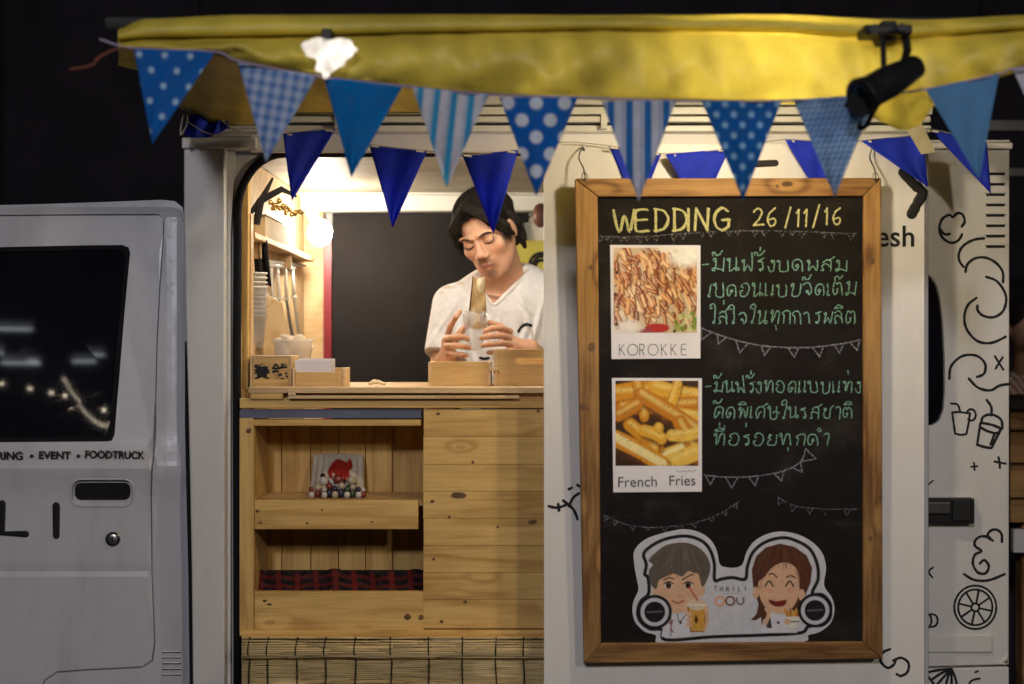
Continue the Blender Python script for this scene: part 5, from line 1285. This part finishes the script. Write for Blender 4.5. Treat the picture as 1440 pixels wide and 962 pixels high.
f.chain([W(521, 0, .1) * 1, W(527, 0, .1), W(534, 0, .1), W(541, 0, .105)], [.004, .006, .0055, .003]) if False else None
pp = [(W(520, 0, .1).x, .1, ZC + .005), (W(526, 0, .1).x, .1, ZC + .0095), (W(532, 0, .1).x, .1, ZC + .009), (W(541, 0, .1).x, .103, ZC + .004)]
f.chain(pp, [.004, .0055, .005, .0035], .004)
field_obj('root', f, plain('ginger_skin', (.75, .60, .38), .6, .1, 60), gi)

# poster and oddments at the right of the kitchen
ps = thing('yellow_poster', 'yellow poster with a black round emblem on the back wall beside the man', 'poster', W(750, 386, 1.32))
mk('sheet', *boxpx(722, 338, 800, 386, 1.316, 1.32), plain('yellow_print', (.62, .56, .09), .5, .05), ps)
pm = flatmap(1.3155)
mk('emblem', *strokes([arc(762, 372, 17, 16, 0, 362, 20), arc(762, 374, 9, 8, 150, 400, 12), [(748, 372), (756, 362), (764, 360)], [(750, 380), (760, 384), (772, 382)]], .0055, pm), K, ps)
hb_ = thing('hanging_cup', 'brown cup hanging on a thin wire at the top right of the kitchen', 'cup', W(757, 300, 1.0))
mk('cup_body', *ball(W(760, 303, 1.0), .032, 16, 10, (.8, .8, 1.2)), plain('brown_clay', (.12, .045, .03), .4), hb_, smooth=True)
mk('wire', *tube([W(728, 322, 1.0), W(742, 308, 1.0), W(760, 290, 1.0)], .0016, 5), M['rubber'], hb_)
mk('wire', *tube([W(722, 305, 1.0), W(736, 315, 1.0), W(740, 330, 1.0)], .0016, 5), M['rubber'], hb_)
hb2 = thing('clear_jug', 'small clear jug hanging behind the man\'s head', 'jug', W(737, 330, 1.05))
mk('jug', *lathe([(.001, 0), (.018, 0), (.022, .05), (.0235, .05), (.0235, .046)], W(737, 336, 1.05), 16), clear('jug_plastic', (.8, .85, .8), .4), hb2, smooth=True)

# snack bag and little figures on the upper nook shelf
zsh = W(357, 707, 0).z + .005
SB = thing('snack_bag', 'white snack bag with a red splash print on the upper shelf of the nook', 'bag', W(475, 704, .1))
cv = Canvas(60, 52, lin((196, 186, 170)))
cv.poly([(20, 14), (28, 6), (38, 9), (42, 5), (46, 14), (42, 20), (44, 28), (34, 33), (24, 30), (26, 22), (18, 22)], lin((150, 30, 22)), sm=True)
for i in range(16): cv.ell(rn.uniform(12, 50), rn.uniform(22, 48), rn.uniform(1.5, 4), rn.uniform(1, 3), lin(rn.choice([(150, 40, 30), (70, 60, 100), (120, 90, 60), (40, 30, 40)])), rn.uniform(0, 90))
pz = W(0, 638, .13).z
def bagm(px, py, o=0):
    u = (px - 475) / 40; v = (py - 636) / 66
    return W(px + (3 - 6 * v) * (1 if u > 0 else .2) + u * 7 * (v - .6), py + 2 * u * u * (1 - v), .135 + .05 * (1 - v) - .050 * (1 - u * u) * math.sin(min(1, max(0, v)) * math.pi * .9) + .003 * math.sin(px * .7) * (1 - v) + o)
o = printed('bag_front', cv, bagm, 437, 638, 513, 703, 0, vcol('glossy_bag', .25, .1, coat=.3), SB); o.modifiers.new('s', 'SOLIDIFY').thickness = .001
for p in o.data.polygons: p.use_smooth = True
bk = mk('bag_back', *hexa([W(442, 702, .152), W(508, 702, .152), W(508, 641, .190), W(442, 641, .190)], [W(442, 702, .20), W(508, 702, .20), W(508, 641, .196), W(442, 641, .196)]), M['paper'], SB, bevel=.004)
CN = ['white', 'red', 'navy', 'green', 'cream']; NTH = ['leftmost in front', 'second from the left in front', 'third from the left in front', 'fourth from the left in front', 'fifth from the left in front', 'sixth from the left in front', 'seventh in front', 'eighth in front', 'second from the right in front', 'rightmost in front', 'middle one of the back row', 'left one of the back row', 'right one of the back row']
fm = [plain('fig_' + n, c, .35, .1) for n, c in (('white', (.50, .46, .42)), ('red', (.20, .03, .025)), ('navy', (.02, .02, .05)), ('green', (.03, .07, .03)), ('cream', (.42, .34, .24)))]
for i, (px, y_, s_, a, b) in enumerate([(438, .05, 1, 0, 1), (447, .06, 1.15, 1, 4), (456, .045, 1, 0, 0), (463, .065, 1.3, 2, 1), (471, .05, 1.1, 4, 2), (480, .06, 1.35, 2, 4), (488, .045, 1.05, 0, 3), (496, .06, 1.2, 3, 4), (504, .05, 1.0, 0, 2), (511, .06, .9, 1, 0), (475, .09, 1.9, 0, 1), (455, .095, 1.7, 4, 0), (494, .095, 1.8, 2, 4)]):
    c = W(px, 700, y_); c.z = zsh
    fg = thing('toy_figure', 'tiny %s toy figure with %s head, %s' % (CN[a], CN[b if b != a else 0], NTH[i]), 'toy figure', c, 'tiny toy figures before the snack bag')
    s_ *= .98
    mk('body', *ball(c + Vector((0, 0, .009 * s_)), .008 * s_, 10, 8, (1, .9, 1.1)), fm[a], fg, smooth=True)
    mk('head', *ball(c + Vector((0, 0, .0225 * s_)), .0068 * s_, 10, 8), fm[b if b != a else 0], fg, smooth=True)
# =====================================================================
# THE MAN in the kitchen
# =====================================================================
MAN = thing('person', 'man in white V-neck T-shirt looking down at the cup in his hands behind counter', 'person', (-.02, .68, .66))
MY = .66
HC = W(686, 330, .60)
Mh = (Matrix.Rotation(R(-15), 3, 'Y') @ Matrix.Rotation(R(-24), 3, 'Z') @ Matrix.Rotation(R(24), 3, 'X'))
HS = 1.0
def hl(*p): return np.array(Mh) @ (np.array(p) * HS) + np.array(HC)
KW = dict(M3=[[v for v in r] for r in Mh], T=list(HC))
f = Field((-.30, .28, 1.20), (.26, .86, 2.02), .0027)
# head
f.ell((0, .022, .035), (.074, .092, .083), .01, **KW)
f.ell((0, -.022, -.022), (.063, .066, .082), .02, **KW)
f.ell((0, -.040, -.068), (.046, .044, .036), .02, **KW)
f.ell((0, -.070, -.096), (.020, .014, .014), .018, **KW)
for s in (-1, 1):
    f.cap((s * .052, .0, -.035), (s * .028, -.055, -.086), .018, .013, .02, **KW)
    f.ell((s * .040, -.056, -.014), (.021, .020, .020), .02, **KW)
    f.ell((s * .077, .004, .0), (.008, .019, .031), .006, **KW)
    f.ell((s * .0315, -.099, .014), (.020, .018, .012), .016, op='sub', **KW)
    f.ell((s * .0315, -.0735, .012), (.017, .0125, .0125), .005, **KW)
    f.cap((s * .012, -.086, .034), (s * .048, -.074, .033), .008, .006, .012, **KW)
f.cap((0, -.083, .022), (0, -.099, -.014), .0065, .0098, .010, **KW)
f.ell((0, -.100, -.019), (.012, .011, .009), .008, **KW)
for s in (-1, 1): f.ell((s * .013, -.095, -.024), (.0085, .010, .0075), .005, **KW)
f.ell((0, -.078, -.050), (.026, .014, .018), .014, **KW)
f.chain([hl(-.024, -.079, -.056), hl(-.008, -.0925, -.0515), hl(0, -.0925, -.053), hl(.008, -.0925, -.0515), hl(.024, -.079, -.056)], [.003, .0048, .0045, .0048, .003], .004)
f.chain([hl(-.020, -.080, -.061), hl(0, -.0905, -.0640), hl(.020, -.080, -.061)], [.003, .0062, .003], .004)
# neck and upper body under the shirt
NB = W(716, 398, .70)
f.cap(hl(0, .035, -.04), W(712, 392, .70), .050, .054, .03)
f.cap(hl(.0, -.01, -.06), W(706, 392, .67), .040, .046, .03)
shL, shR = W(634, 428, .68), W(802, 428, .69)
f.cap(W(700, 402, .70), shL + Vector((.03, 0, .0)), .040, .042, .04); f.cap(W(732, 402, .70), shR - Vector((.03, 0, .0)), .040, .042, .04)
f.ell(W(716, 480, .70), (.150, .085, .20), .03)
# collar bones and sternum hint
f.cap(W(702, 416, .625), W(668, 408, .635), .006, .005, .012); f.cap(W(712, 416, .625), W(748, 406, .640), .006, .005, .012)
# arms
elL, wrL = W(617, 575, .56), W(628, 507, .44)
f.cap(shL, elL, .044, .036, .02); f.cap(elL, wrL, .038, .026, .02)
elR, wrR = W(800, 545, .56), W(745, 492, .44)
f.cap(shR, elR, .044, .036, .02); f.cap(elR, wrR, .039, .026, .02)
# hands: palm, four bent fingers of different lengths, thumb from the side of the palm
def hand(palm, fingers, thumb, w):
    f.cap(w, palm[0], .025, .021, .014)
    for a, b in zip(palm[:-1], palm[1:]): f.cap(a, b, .0185, .0165, .012)
    for P_, r in fingers: f.chain([tuple(p) for p in P_], [r * 1.05, r, r * .95, r * .82][:len(P_)], .0035)
    f.chain([tuple(p) for p in thumb], [.0125, .0105, .0085], .005)
def Q(*a): return W(*a)
hand([Q(630, 498, .425), Q(629, 480, .42)], [
    ([Q(630, 470, .415), Q(634, 458, .385), Q(641, 446, .372), Q(647, 438, .378)], .0082),
    ([Q(628, 476, .405), Q(638, 474, .368), Q(651, 474, .350), Q(658, 477, .358)], .0084),
    ([Q(628, 486, .405), Q(638, 486, .365), Q(652, 487, .348), Q(660, 489, .358)], .0082),
    ([Q(629, 496, .408), Q(638, 498, .370), Q(650, 499, .354), Q(657, 500, .362)], .0074)],
    [Q(634, 486, .44), Q(646, 470, .448), Q(656, 458, .44)], wrL)
hand([Q(724, 486, .425), Q(716, 478, .42)], [
    ([Q(718, 466, .41), Q(706, 461, .378), Q(692, 462, .352), Q(682, 466, .352)], .0082),
    ([Q(716, 475, .405), Q(703, 472, .368), Q(688, 473, .344), Q(677, 475, .350)], .0085),
    ([Q(718, 484, .405), Q(704, 483, .366), Q(689, 484, .344), Q(679, 486, .350)], .0082),
    ([Q(722, 493, .41), Q(709, 494, .374), Q(696, 495, .352), Q(687, 496, .356)], .0074)],
    [Q(716, 474, .44), Q(702, 459, .447), Q(689, 454, .44)], wrR)
Mi = np.array(Mh).T
SKC = np.array(lin((214, 166, 136)))
def skincol(V):
    L = (V - np.array(HC)) @ Mi.T
    c = np.tile(SKC, (len(V), 1)); x, y, z = L.T
    face_ = (y < -.03)
    def blend(m, col):
        m = np.clip(m, 0, 1)[:, None]; c[:] = c * (1 - m) + np.array(lin(col)) * m
    blend((1 - np.hypot((np.abs(x) - .042) / .022, (z + .022) / .02)) * .5 * face_, (206, 130, 104))
    blend((1 - np.hypot(x / .016, (z + .022) / .014)) * .5 * face_, (204, 128, 100))
    st = (1 - np.hypot(x / .034, (z + .048) / .012)) * 1.3; blend(np.clip(st, 0, .62) * (y < -.06), (84, 58, 48))          # moustache
    st = (1 - np.hypot(x / .024, (z + .088) / .018)) * 1.2; blend(np.clip(st, 0, .55) * (y < -.05), (88, 62, 50))          # chin stubble
    lip = np.clip(1.6 - np.hypot(x / .024, (z + .0575) / .0085) * 1.3, 0, .5); blend(lip * (y < -.074), (170, 92, 84))
    blend(np.clip(1 - np.abs(z + .0578) / .0016, 0, 1) * (np.abs(x) < .023) * (y < -.07) * .85, (84, 38, 36))
    blend(np.clip(.8 - np.hypot((np.abs(x) - .0315) / .019, (z - .014) / .012), 0, .3) * face_, (130, 84, 66))
    tips = np.zeros(len(V))
    return c
sk_obj, SV, SQ = field_obj('skin', f, M['skin'], MAN, skincol)
# eyes: lowered lids with lash line, brows
dark = plain('brow_hair', (.016, .010, .008), .6)
def onhead(pts, w, nm, mat, lab=None, sq=.5):
    bv = BVHTree.FromPolygons([Vector(v) for v in SV], [tuple(q) for q in SQ.tolist()]) if 'bv' not in globals() else globals()['bv']; globals()['bv'] = bv
    P_ = []
    for x, z in smooth2(pts):
        o_ = Vector(hl(x, -.16, z)); d_ = Mh @ Vector((0, 1, 0)); h = bv.ray_cast(o_, d_)
        if h[0] is not None: P_.append(h[0] - d_ * .0006)
    n = len(P_); rr = [w * (.35 + .65 * math.sin(math.pi * (i + .6) / (n + .2))) for i in range(n)]
    mk(nm, *tube(P_, rr, 6, flat=(Mh @ Vector((0, -1, 0)), sq)), mat, MAN, smooth=True, label=lab)
def smooth2(p): return [(q.x, q.y) for q in smoothpts([(a, b, 0) for a, b in p], 5)]
for s in (-1, 1):
    onhead([(s * .014, .0315), (s * .027, .0345), (s * .040, .0345), (s * .050, .031)], .0040, 'eyebrow', plain('brow', (.045, .026, .018), .8), sq=.3)
    onhead([(s * .017, .0085), (s * .024, .0052), (s * .034, .0045), (s * .043, .0085), (s * .048, .012)], .0022, 'lash_line', dark)
    onhead([(s * .018, .019), (s * .028, .0225), (s * .040, .0215), (s * .046, .018)], .0008, 'lid_crease', plain('lid_crease', (.30, .15, .10), .6))
    onhead([(s * .0125, -.0285), (s * .009, -.0300), (s * .0065, -.0285)], .0022, 'nostril', dark)
# hair
h = Field((HC.x - .17, HC.y - .15, HC.z - .16), (HC.x + .17, HC.y + .19, HC.z + .18), .0030)
h.ell((0, .026, .043), (.083, .099, .088), .01, **KW)
h.ell((0, .060, -.02), (.070, .055, .080), .03, **KW)
h.ell((-.010, -.108, .0), (.068, .080, .112), .012, op='sub', **KW)
h.ell((0, .0, -.11), (.062, .085, .07), .02, op='sub', **KW)
for s in (-1, 1):
    pts = [hl(s * .010 - .008, -.062, .108), hl(s * .038, -.066, .090), hl(s * .064, -.054, .060), hl(s * .077, -.034, .020), hl(s * .080, -.014, -.014)]
    h.chain(pts, [.010, .011, .012, .010, .005], .014)
    h.chain([hl(s * .076, .014, .04), hl(s * .080, .03, .0), hl(s * .074, .045, -.045), hl(s * .066, .05, -.085)], [.013, .014, .013, .006], .014)
def hd(V):
    L = (V - np.array(HC)) @ Mi.T; a = np.arctan2(L[:, 0], L[:, 1] + .0)
    n = .0028 * np.sin(a * 34 + L[:, 2] * 60) * np.sin(L[:, 2] * 45 + a * 5) + .0016 * np.sin(a * 71 + 2)
    d = L / (np.linalg.norm(L, axis=1, keepdims=True) + 1e-6); return (d * n[:, None]) @ np.array(Mh).T
ho, HV, HQ = field_obj('hair', h, M['hair'], MAN, disp=hd)
# locks lying along the hair
parts = []; rr_ = random.Random(5)
for i in range(1500):
    phi = rr_.uniform(-178, 178); side = 1 if phi > -8 else -1
    front = max(0, 1 - abs(phi) / 55)
    # polar angle from the crown at the tip of the strand: short over the brow, long at the nape
    end = 62 + 42 * min(1, max(0, (abs(phi) - 30) / 60)) + 26 * min(1, max(0, (abs(phi) - 110) / 40)) + rr_.uniform(-16, 9)
    st = rr_.uniform(2, 60) if rr_.random() < .75 else rr_.uniform(40, 80); pts = []; out = rr_.uniform(1.0, 1.045) + (.05 if rr_.random() < .04 else 0)
    sweep = side * (34 * front + 8) * rr_.uniform(.7, 1.2)
    if st > end - 15: st = end - 25
    for k in range(9):
        t = k / 8; th = st + (end - st) * t; ph_ = phi - sweep * (1 - t) * .9 + 1.0 * math.sin(k * .6 + i)
        lift = out + .012 * math.sin(t * math.pi) + (.02 * t * t)
        if th > 90: rxy, zz = 1.0, math.cos(R(90)) - (th - 90) / 58
        else: rxy, zz = math.sin(R(th)), math.cos(R(th))
        x_ = .083 * rxy * math.sin(R(ph_)) * lift; y_ = .026 - .099 * rxy * math.cos(R(ph_)) * lift; z_l = .043 + .088 * zz * lift
        if zz < 0: x_ *= 1 + .35 * zz; 
        pts.append(hl(x_, y_, z_l))
    tip = (np.array(pts[-1]) - np.array(HC)) @ Mi.T
    if tip[2] < .052 and tip[1] < -.045: continue
    r0 = rr_.uniform(.0007, .0013)
    parts.append(tube(pts, [r0 * .8, r0, r0, r0, r0, r0, r0 * .9, r0 * .6, r0 * .2], 3, cap=False))
for i in range(260):
    sd = 1 if i % 2 else -1; q = rr_.random(); r0 = rr_.uniform(.0009, .0019)
    P_ = [hl(-.004 + sd * rr_.uniform(0, .012), -.035 - .04 * q + rr_.uniform(-.01, .01), .129 - .012 * q), hl(sd * rr_.uniform(.024, .040), -.072 - .016 * q, .108 - .01 * q),
          hl(sd * rr_.uniform(.052, .066), -.060 - .024 * q, .070 + rr_.uniform(-.012, .008)), hl(sd * rr_.uniform(.068, .080), -.042 - .024 * q, .028 + rr_.uniform(-.012, .012)), hl(sd * rr_.uniform(.072, .084), -.034 - .02 * q, -.006 + rr_.uniform(-.022, .022))]
    P2 = smoothpts(P_, 3); parts.append(tube(P2, [r0 * (1 - .85 * max(0, k / (len(P2) - 1) - .55) / .45) for k in range(len(P2))], 4, cap=False))
mk('hair_strands', *join(parts), M['hair'], ho, smooth=True, kind='stuff')

# shirt
s_ = Field((-.30, .44, 1.28), (.26, .90, 1.78), .0032)
s_.cap(W(696, 399, .71), shL + Vector((.022, 0, -.002)), .048, .054, .03); s_.cap(W(738, 399, .71), shR - Vector((.022, 0, .002)), .048, .054, .03)
s_.ell(W(716, 462, .70), (.176, .106, .19), .04); s_.ell(W(714, 520, .70), (.160, .115, .22), .04)
s_.ell(W(716, 430, .69), (.15, .085, .10), .04)
up = (elL - shL).normalized(); hemP = W(616, 503, .64)
s_.cap(shL + Vector((.004, 0, .0)), shL + up * .30, .058, .066, .02, clip=(tuple(hemP), tuple((up + Vector((-.18, 0, 0))).normalized())))
up = (elR - shR).normalized()
s_.cap(shR, shR + up * .30, .058, .066, .02, clip=(tuple(W(800, 500, .64)), tuple(up)))
# neck opening: a hole for the neck and the V cut
s_.cap(W(708, 350, .69), W(710, 400, .675), .062, .052, .004, op='sub')
av = W(694, 427, .60)
X = s_.lo[0] + s_.h * np.arange(s_.n[0])[:, None, None]; Y = s_.lo[1] + s_.h * np.arange(s_.n[1])[None, :, None]; Z = s_.lo[2] + s_.h * np.arange(s_.n[2])[None, None, :]
e1 = (W(737, 384, .6) - av); e2 = (W(664, 384, .6) - av)
d1 = ((X - av.x) * e1.z - (Z - av.z) * e1.x) / math.hypot(e1.x, e1.z); d2 = -((X - av.x) * e2.z - (Z - av.z) * e2.x) / math.hypot(e2.x, e2.z)
wedge = np.maximum(np.maximum(d1, d2), Y - .66)
s_.F = np.maximum(s_.F, -wedge)
def folds(V):
    x, y, z = V.T; n = np.zeros(len(V))
    # creases running from the shoulder to the forearm and under the chest
    for (px, py), (qx, qy), w, a in [((640, 425), (612, 480), .007, .0045), ((628, 440), (602, 490), .006, .0035), ((655, 420), (640, 500), .008, .004), ((735, 430), (765, 500), .009, .0045), ((705, 440), (690, 500), .009, .0035), ((765, 420), (745, 500), .008, .004), ((670, 430), (700, 470), .008, .003), ((650, 450), (668, 520), .008, .004), ((745, 450), (720, 520), .008, .004), ((648, 440), (618, 505), .005, .0035), ((725, 415), (755, 450), .006, .003)]:
        A_, B_ = W(px, py, .6), W(qx, qy, .6); ex, ez = B_.x - A_.x, B_.z - A_.z; L = ex * ex + ez * ez
        t = np.clip(((x - A_.x) * ex + (z - A_.z) * ez) / L, 0, 1); d = np.hypot(x - A_.x - t * ex, z - A_.z - t * ez) / w
        n += a * (np.exp(-d * d) - .5 * np.exp(-(d - 1.6) ** 2)) * np.sin(np.clip(t, .05, .95) * math.pi)
    n += .0012 * np.sin(x * 70 + z * 30) * np.sin(z * 55 - x * 20)
    return np.stack([np.zeros_like(n), -n * 2.1 * (y < .72), np.zeros_like(n)], 1)
SHC = np.array(lin((238, 238, 242)))
def shirtcol(V):
    c = np.tile(SHC, (len(V), 1))
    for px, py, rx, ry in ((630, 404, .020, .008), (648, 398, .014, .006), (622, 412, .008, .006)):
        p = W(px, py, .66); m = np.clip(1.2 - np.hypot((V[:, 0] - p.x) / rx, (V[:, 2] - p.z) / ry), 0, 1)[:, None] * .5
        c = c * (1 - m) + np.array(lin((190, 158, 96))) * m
    return c
sho, TV, TQ = field_obj('t_shirt', s_, M['shirt'], MAN, shirtcol, disp=folds, label='white V-neck T-shirt with short sleeves')
tb_ = BVHTree.FromPolygons([Vector(v) for v in TV], [tuple(q) for q in TQ.tolist()])
def shmap(px, py, o=0):
    a = Vector((0, -D, CH)); b = W(px, py, .6); hit = tb_.ray_cast(a, (b - a).normalized())
    return (hit[0] if hit[0] is not None else b) + Vector((0, o - .0012, 0))
mk('chest_print', *strokes([[(729, 466), (734, 459), (741, 456), (747, 458)]], .0042, shmap, n=4), K, sho, label='small black arc printed on the chest')
mk('hem_print', *strokes([[(675, 503), (681, 504.5), (687, 503.5)]], .0035, shmap, n=3), K, sho)
# neckline rib
nl = [shmap(x, y) for x, y in [(696, 429), (704, 423), (712, 415), (720, 407), (728, 398), (734, 391)]]
mk('neck_rib', *tube(smoothpts(nl, 3), .0032, 6), M['white'], sho, smooth=True)
nl = [shmap(x, y) for x, y in [(693, 429), (686, 421), (679, 411), (672, 401), (667, 393)]]
mk('neck_rib', *tube(smoothpts(nl, 3), .0032, 6), M['white'], sho, smooth=True)
# apron of the legs: trousers below the counter
mk('trousers', *join([tube([(.02, .70, 1.32), (.00, .70, 1.10), (-.10, .70, .95), (-.10, .70, .66)], [.135, .14, .085, .06], 14), tube([(.02, .70, 1.32), (.04, .70, 1.10), (.10, .70, .95), (.10, .70, .66)], [.135, .14, .085, .06], 14)]), plain('dark_denim', (.02, .025, .05), .9), MAN, smooth=True)
# what he holds
CP = thing('paper_cone', 'brown paper cone standing in the clear cup the man holds', 'food wrapper', W(668, 470, .39))
cv = Canvas(40, 70, lin((176, 150, 112)))
for k in range(26): cv.ell(rn.uniform(0, 40), rn.uniform(0, 70), rn.uniform(2, 7), rn.uniform(2, 9), lin(rn.choice([(150, 118, 72), (188, 158, 108), (160, 126, 78), (206, 188, 156)])), rn.uniform(0, 180), .5, soft=3)
cv.poly([(14, 2), (34, 0), (36, 14), (24, 20), (16, 12)], lin((216, 200, 172)), .8, sm=True); cv.line([(8, 60), (20, 54), (36, 58)], 5, lin((214, 204, 190)), .7)
cv.line([(1, 0), (2, 70)], 2.2, lin((84, 56, 30)), 1, False)
def conemap(px, py, o=0):
    u = (px - 654) / 38; v = (py - 386) / 74
    return W(664 + 20 * u + (v - .1) * (-8 + 9 * u) - 2 * u * (1 - v), py + 3 * math.sin(u * 3), .382 - .022 * math.sin(min(max(u, 0), 1) * math.pi) * (.5 + .5 * v) + .003 * math.sin(v * 11 + u * 5) + o)
o = printed('paper', cv, conemap, 654, 388, 692, 460, 0, vcol('kraft_paper', .85, .3, spec=.1), CP); o.modifiers.new('s', 'SOLIDIFY').thickness = .0015
for p in o.data.polygons: p.use_smooth = True
HCUP = thing('clear_cup', 'clear crinkled plastic cup held between both hands of the man', 'cup', W(668, 500, .39))
V, F = lathe([(.014, -.09), (.018, -.085), (.026, -.035), (.031, .0), (.033, .012), (.031, .012), (.028, -.005)], W(668, 446, .39), 26)
V = [v + Vector((.0022 * math.sin(i * 1.7), .002 * math.cos(i * 2.3), .004 * math.sin(i * .9) * (1 if i % 26 and i > 100 else 0))) for i, v in enumerate(V)]
mk('cup_wall', V, F, clear('crinkled_plastic', (.93, .95, .97), .34, .1), HCUP, smooth=True)
# =====================================================================
# NEIGHBOURING STALL at the right edge
# =====================================================================
NS = thing('market_stall', 'neighbouring stall of dark horizontal planks at the right edge of the picture', 'market stall', (2.2, 1.3, 0))
y0 = 1.2
A_ = W(1422, 575, y0)
for i, (a, b) in enumerate(((570, 605), (608, 651), (654, 700), (703, 735))):
    p, q = W(1421, b, y0), W(1421, a, y0)
    mk('plank', *box3(p.x, y0, p.z, p.x + 1.5, y0 + .03, q.z), M['frame_x'], NS, bevel=.003, own=True)
mk('post', *box3(A_.x + .05, y0 + .04, 0, A_.x + .11, y0 + .1, A_.z), M['frame_z'], NS)
mk('counter_slab', *box3(A_.x - .02, y0 - .05, A_.z + .002, A_.x + 1.5, y0 + .5, A_.z + .03), M['black'], NS)
p = W(1421, 775, y0); mk('white_skirting', *box3(p.x, y0 - .03, p.z, p.x + 1.5, y0 - .005, p.z + .075), M['truck'], NS)
mk('awning_slat', *box3(1.78, 2.2, 2.34, 3.2, 2.26, 2.38), M['darksteel'], NS)
mk('awning_slat', *box3(1.78, 2.2, 2.16, 3.2, 2.26, 2.19), M['darksteel'], NS)
mk('stall_post', *box3(2.9, 2.2, 0, 2.97, 2.27, 2.4), M['darksteel'], NS)
NP = thing('person', 'person in a white and red striped top, mostly cut off at the right edge', 'person', (2.55, 2.0, 0))
hx_ = W(1447, 462, 1.9); cx_ = hx_.x
n_ = Field((cx_ - .32, 1.62, .95), (cx_ + .32, 2.2, hx_.z + .18), .006)
n_.ell((cx_, 1.9, hx_.z), (.075, .09, .105), .01); n_.cap((cx_, 1.92, hx_.z - .08), (cx_, 1.93, hx_.z - .18), .05, .055, .02)
n_.ell((cx_, 1.815, hx_.z - .01), (.012, .018, .02), .01); n_.ell((cx_ - .076, 1.9, hx_.z), (.009, .02, .03), .005)
n_.ell((cx_ + .002, 1.84, hx_.z - .06), (.04, .04, .035), .02)
n_.cap((cx_ - .19, 1.93, hx_.z - .26), (cx_ - .24, 1.85, hx_.z - .50), .042, .036, .02); n_.cap((cx_ - .24, 1.85, hx_.z - .50), (cx_ - .12, 1.72, hx_.z - .42), .036, .028, .02); n_.cap((cx_ - .12, 1.72, hx_.z - .42), (cx_ - .07, 1.69, hx_.z - .40), .028, .022, .02)
for k in range(4): n_.cap((cx_ - .075, 1.69, hx_.z - .385 - k * .017), (cx_ - .02, 1.68, hx_.z - .38 - k * .018), .009, .0075, .004)
n_.cap((cx_ + .19, 1.93, hx_.z - .26), (cx_ + .24, 1.9, hx_.z - .52), .042, .034, .02)
field_obj('skin', n_, M['skin'], NP, lambda V: np.tile(SKC * .8, (len(V), 1)))
t_ = Field((cx_ - .34, 1.7, .8), (cx_ + .34, 2.2, hx_.z - .1), .008)
t_.ell((cx_, 1.93, hx_.z - .40), (.19, .12, .24), .03); t_.cap((cx_ - .16, 1.93, hx_.z - .24), (cx_ + .16, 1.93, hx_.z - .24), .065, .065, .04); t_.ell((cx_, 1.93, hx_.z - .62), (.17, .115, .2), .03)
for s in (-1, 1): t_.cap((cx_ + s * .18, 1.93, hx_.z - .26), (cx_ + s * .225, 1.88, hx_.z - .42), .06, .058, .02)
def stc(V):
    m = (np.sin((V[:, 0] * .9 + V[:, 2] * .5) * 260) > .45)[:, None]
    return np.where(m, np.array(lin((176, 60, 60))), np.array(lin((232, 224, 218))))
field_obj('striped_top', t_, M['shirt'], NP, stc)
hh = Field((cx_ - .12, 1.78, hx_.z - .1), (cx_ + .12, 2.04, hx_.z + .16), .006)
hh.ell((cx_, 1.915, hx_.z + .03), (.084, .098, .10), .01); hh.ell((cx_, 1.80, hx_.z - .03), (.066, .07, .09), .01, op='sub')
field_obj('hair', hh, M['hair'], NP)
mk('trousers', *join([tube([(cx_ - .08, 1.93, .9), (cx_ - .09, 1.93, .0)], [.10, .06], 12), tube([(cx_ + .08, 1.93, .9), (cx_ + .09, 1.93, .0)], [.10, .06], 12)]), plain('dark_trousers', (.02, .02, .03), .9), NP, smooth=True)
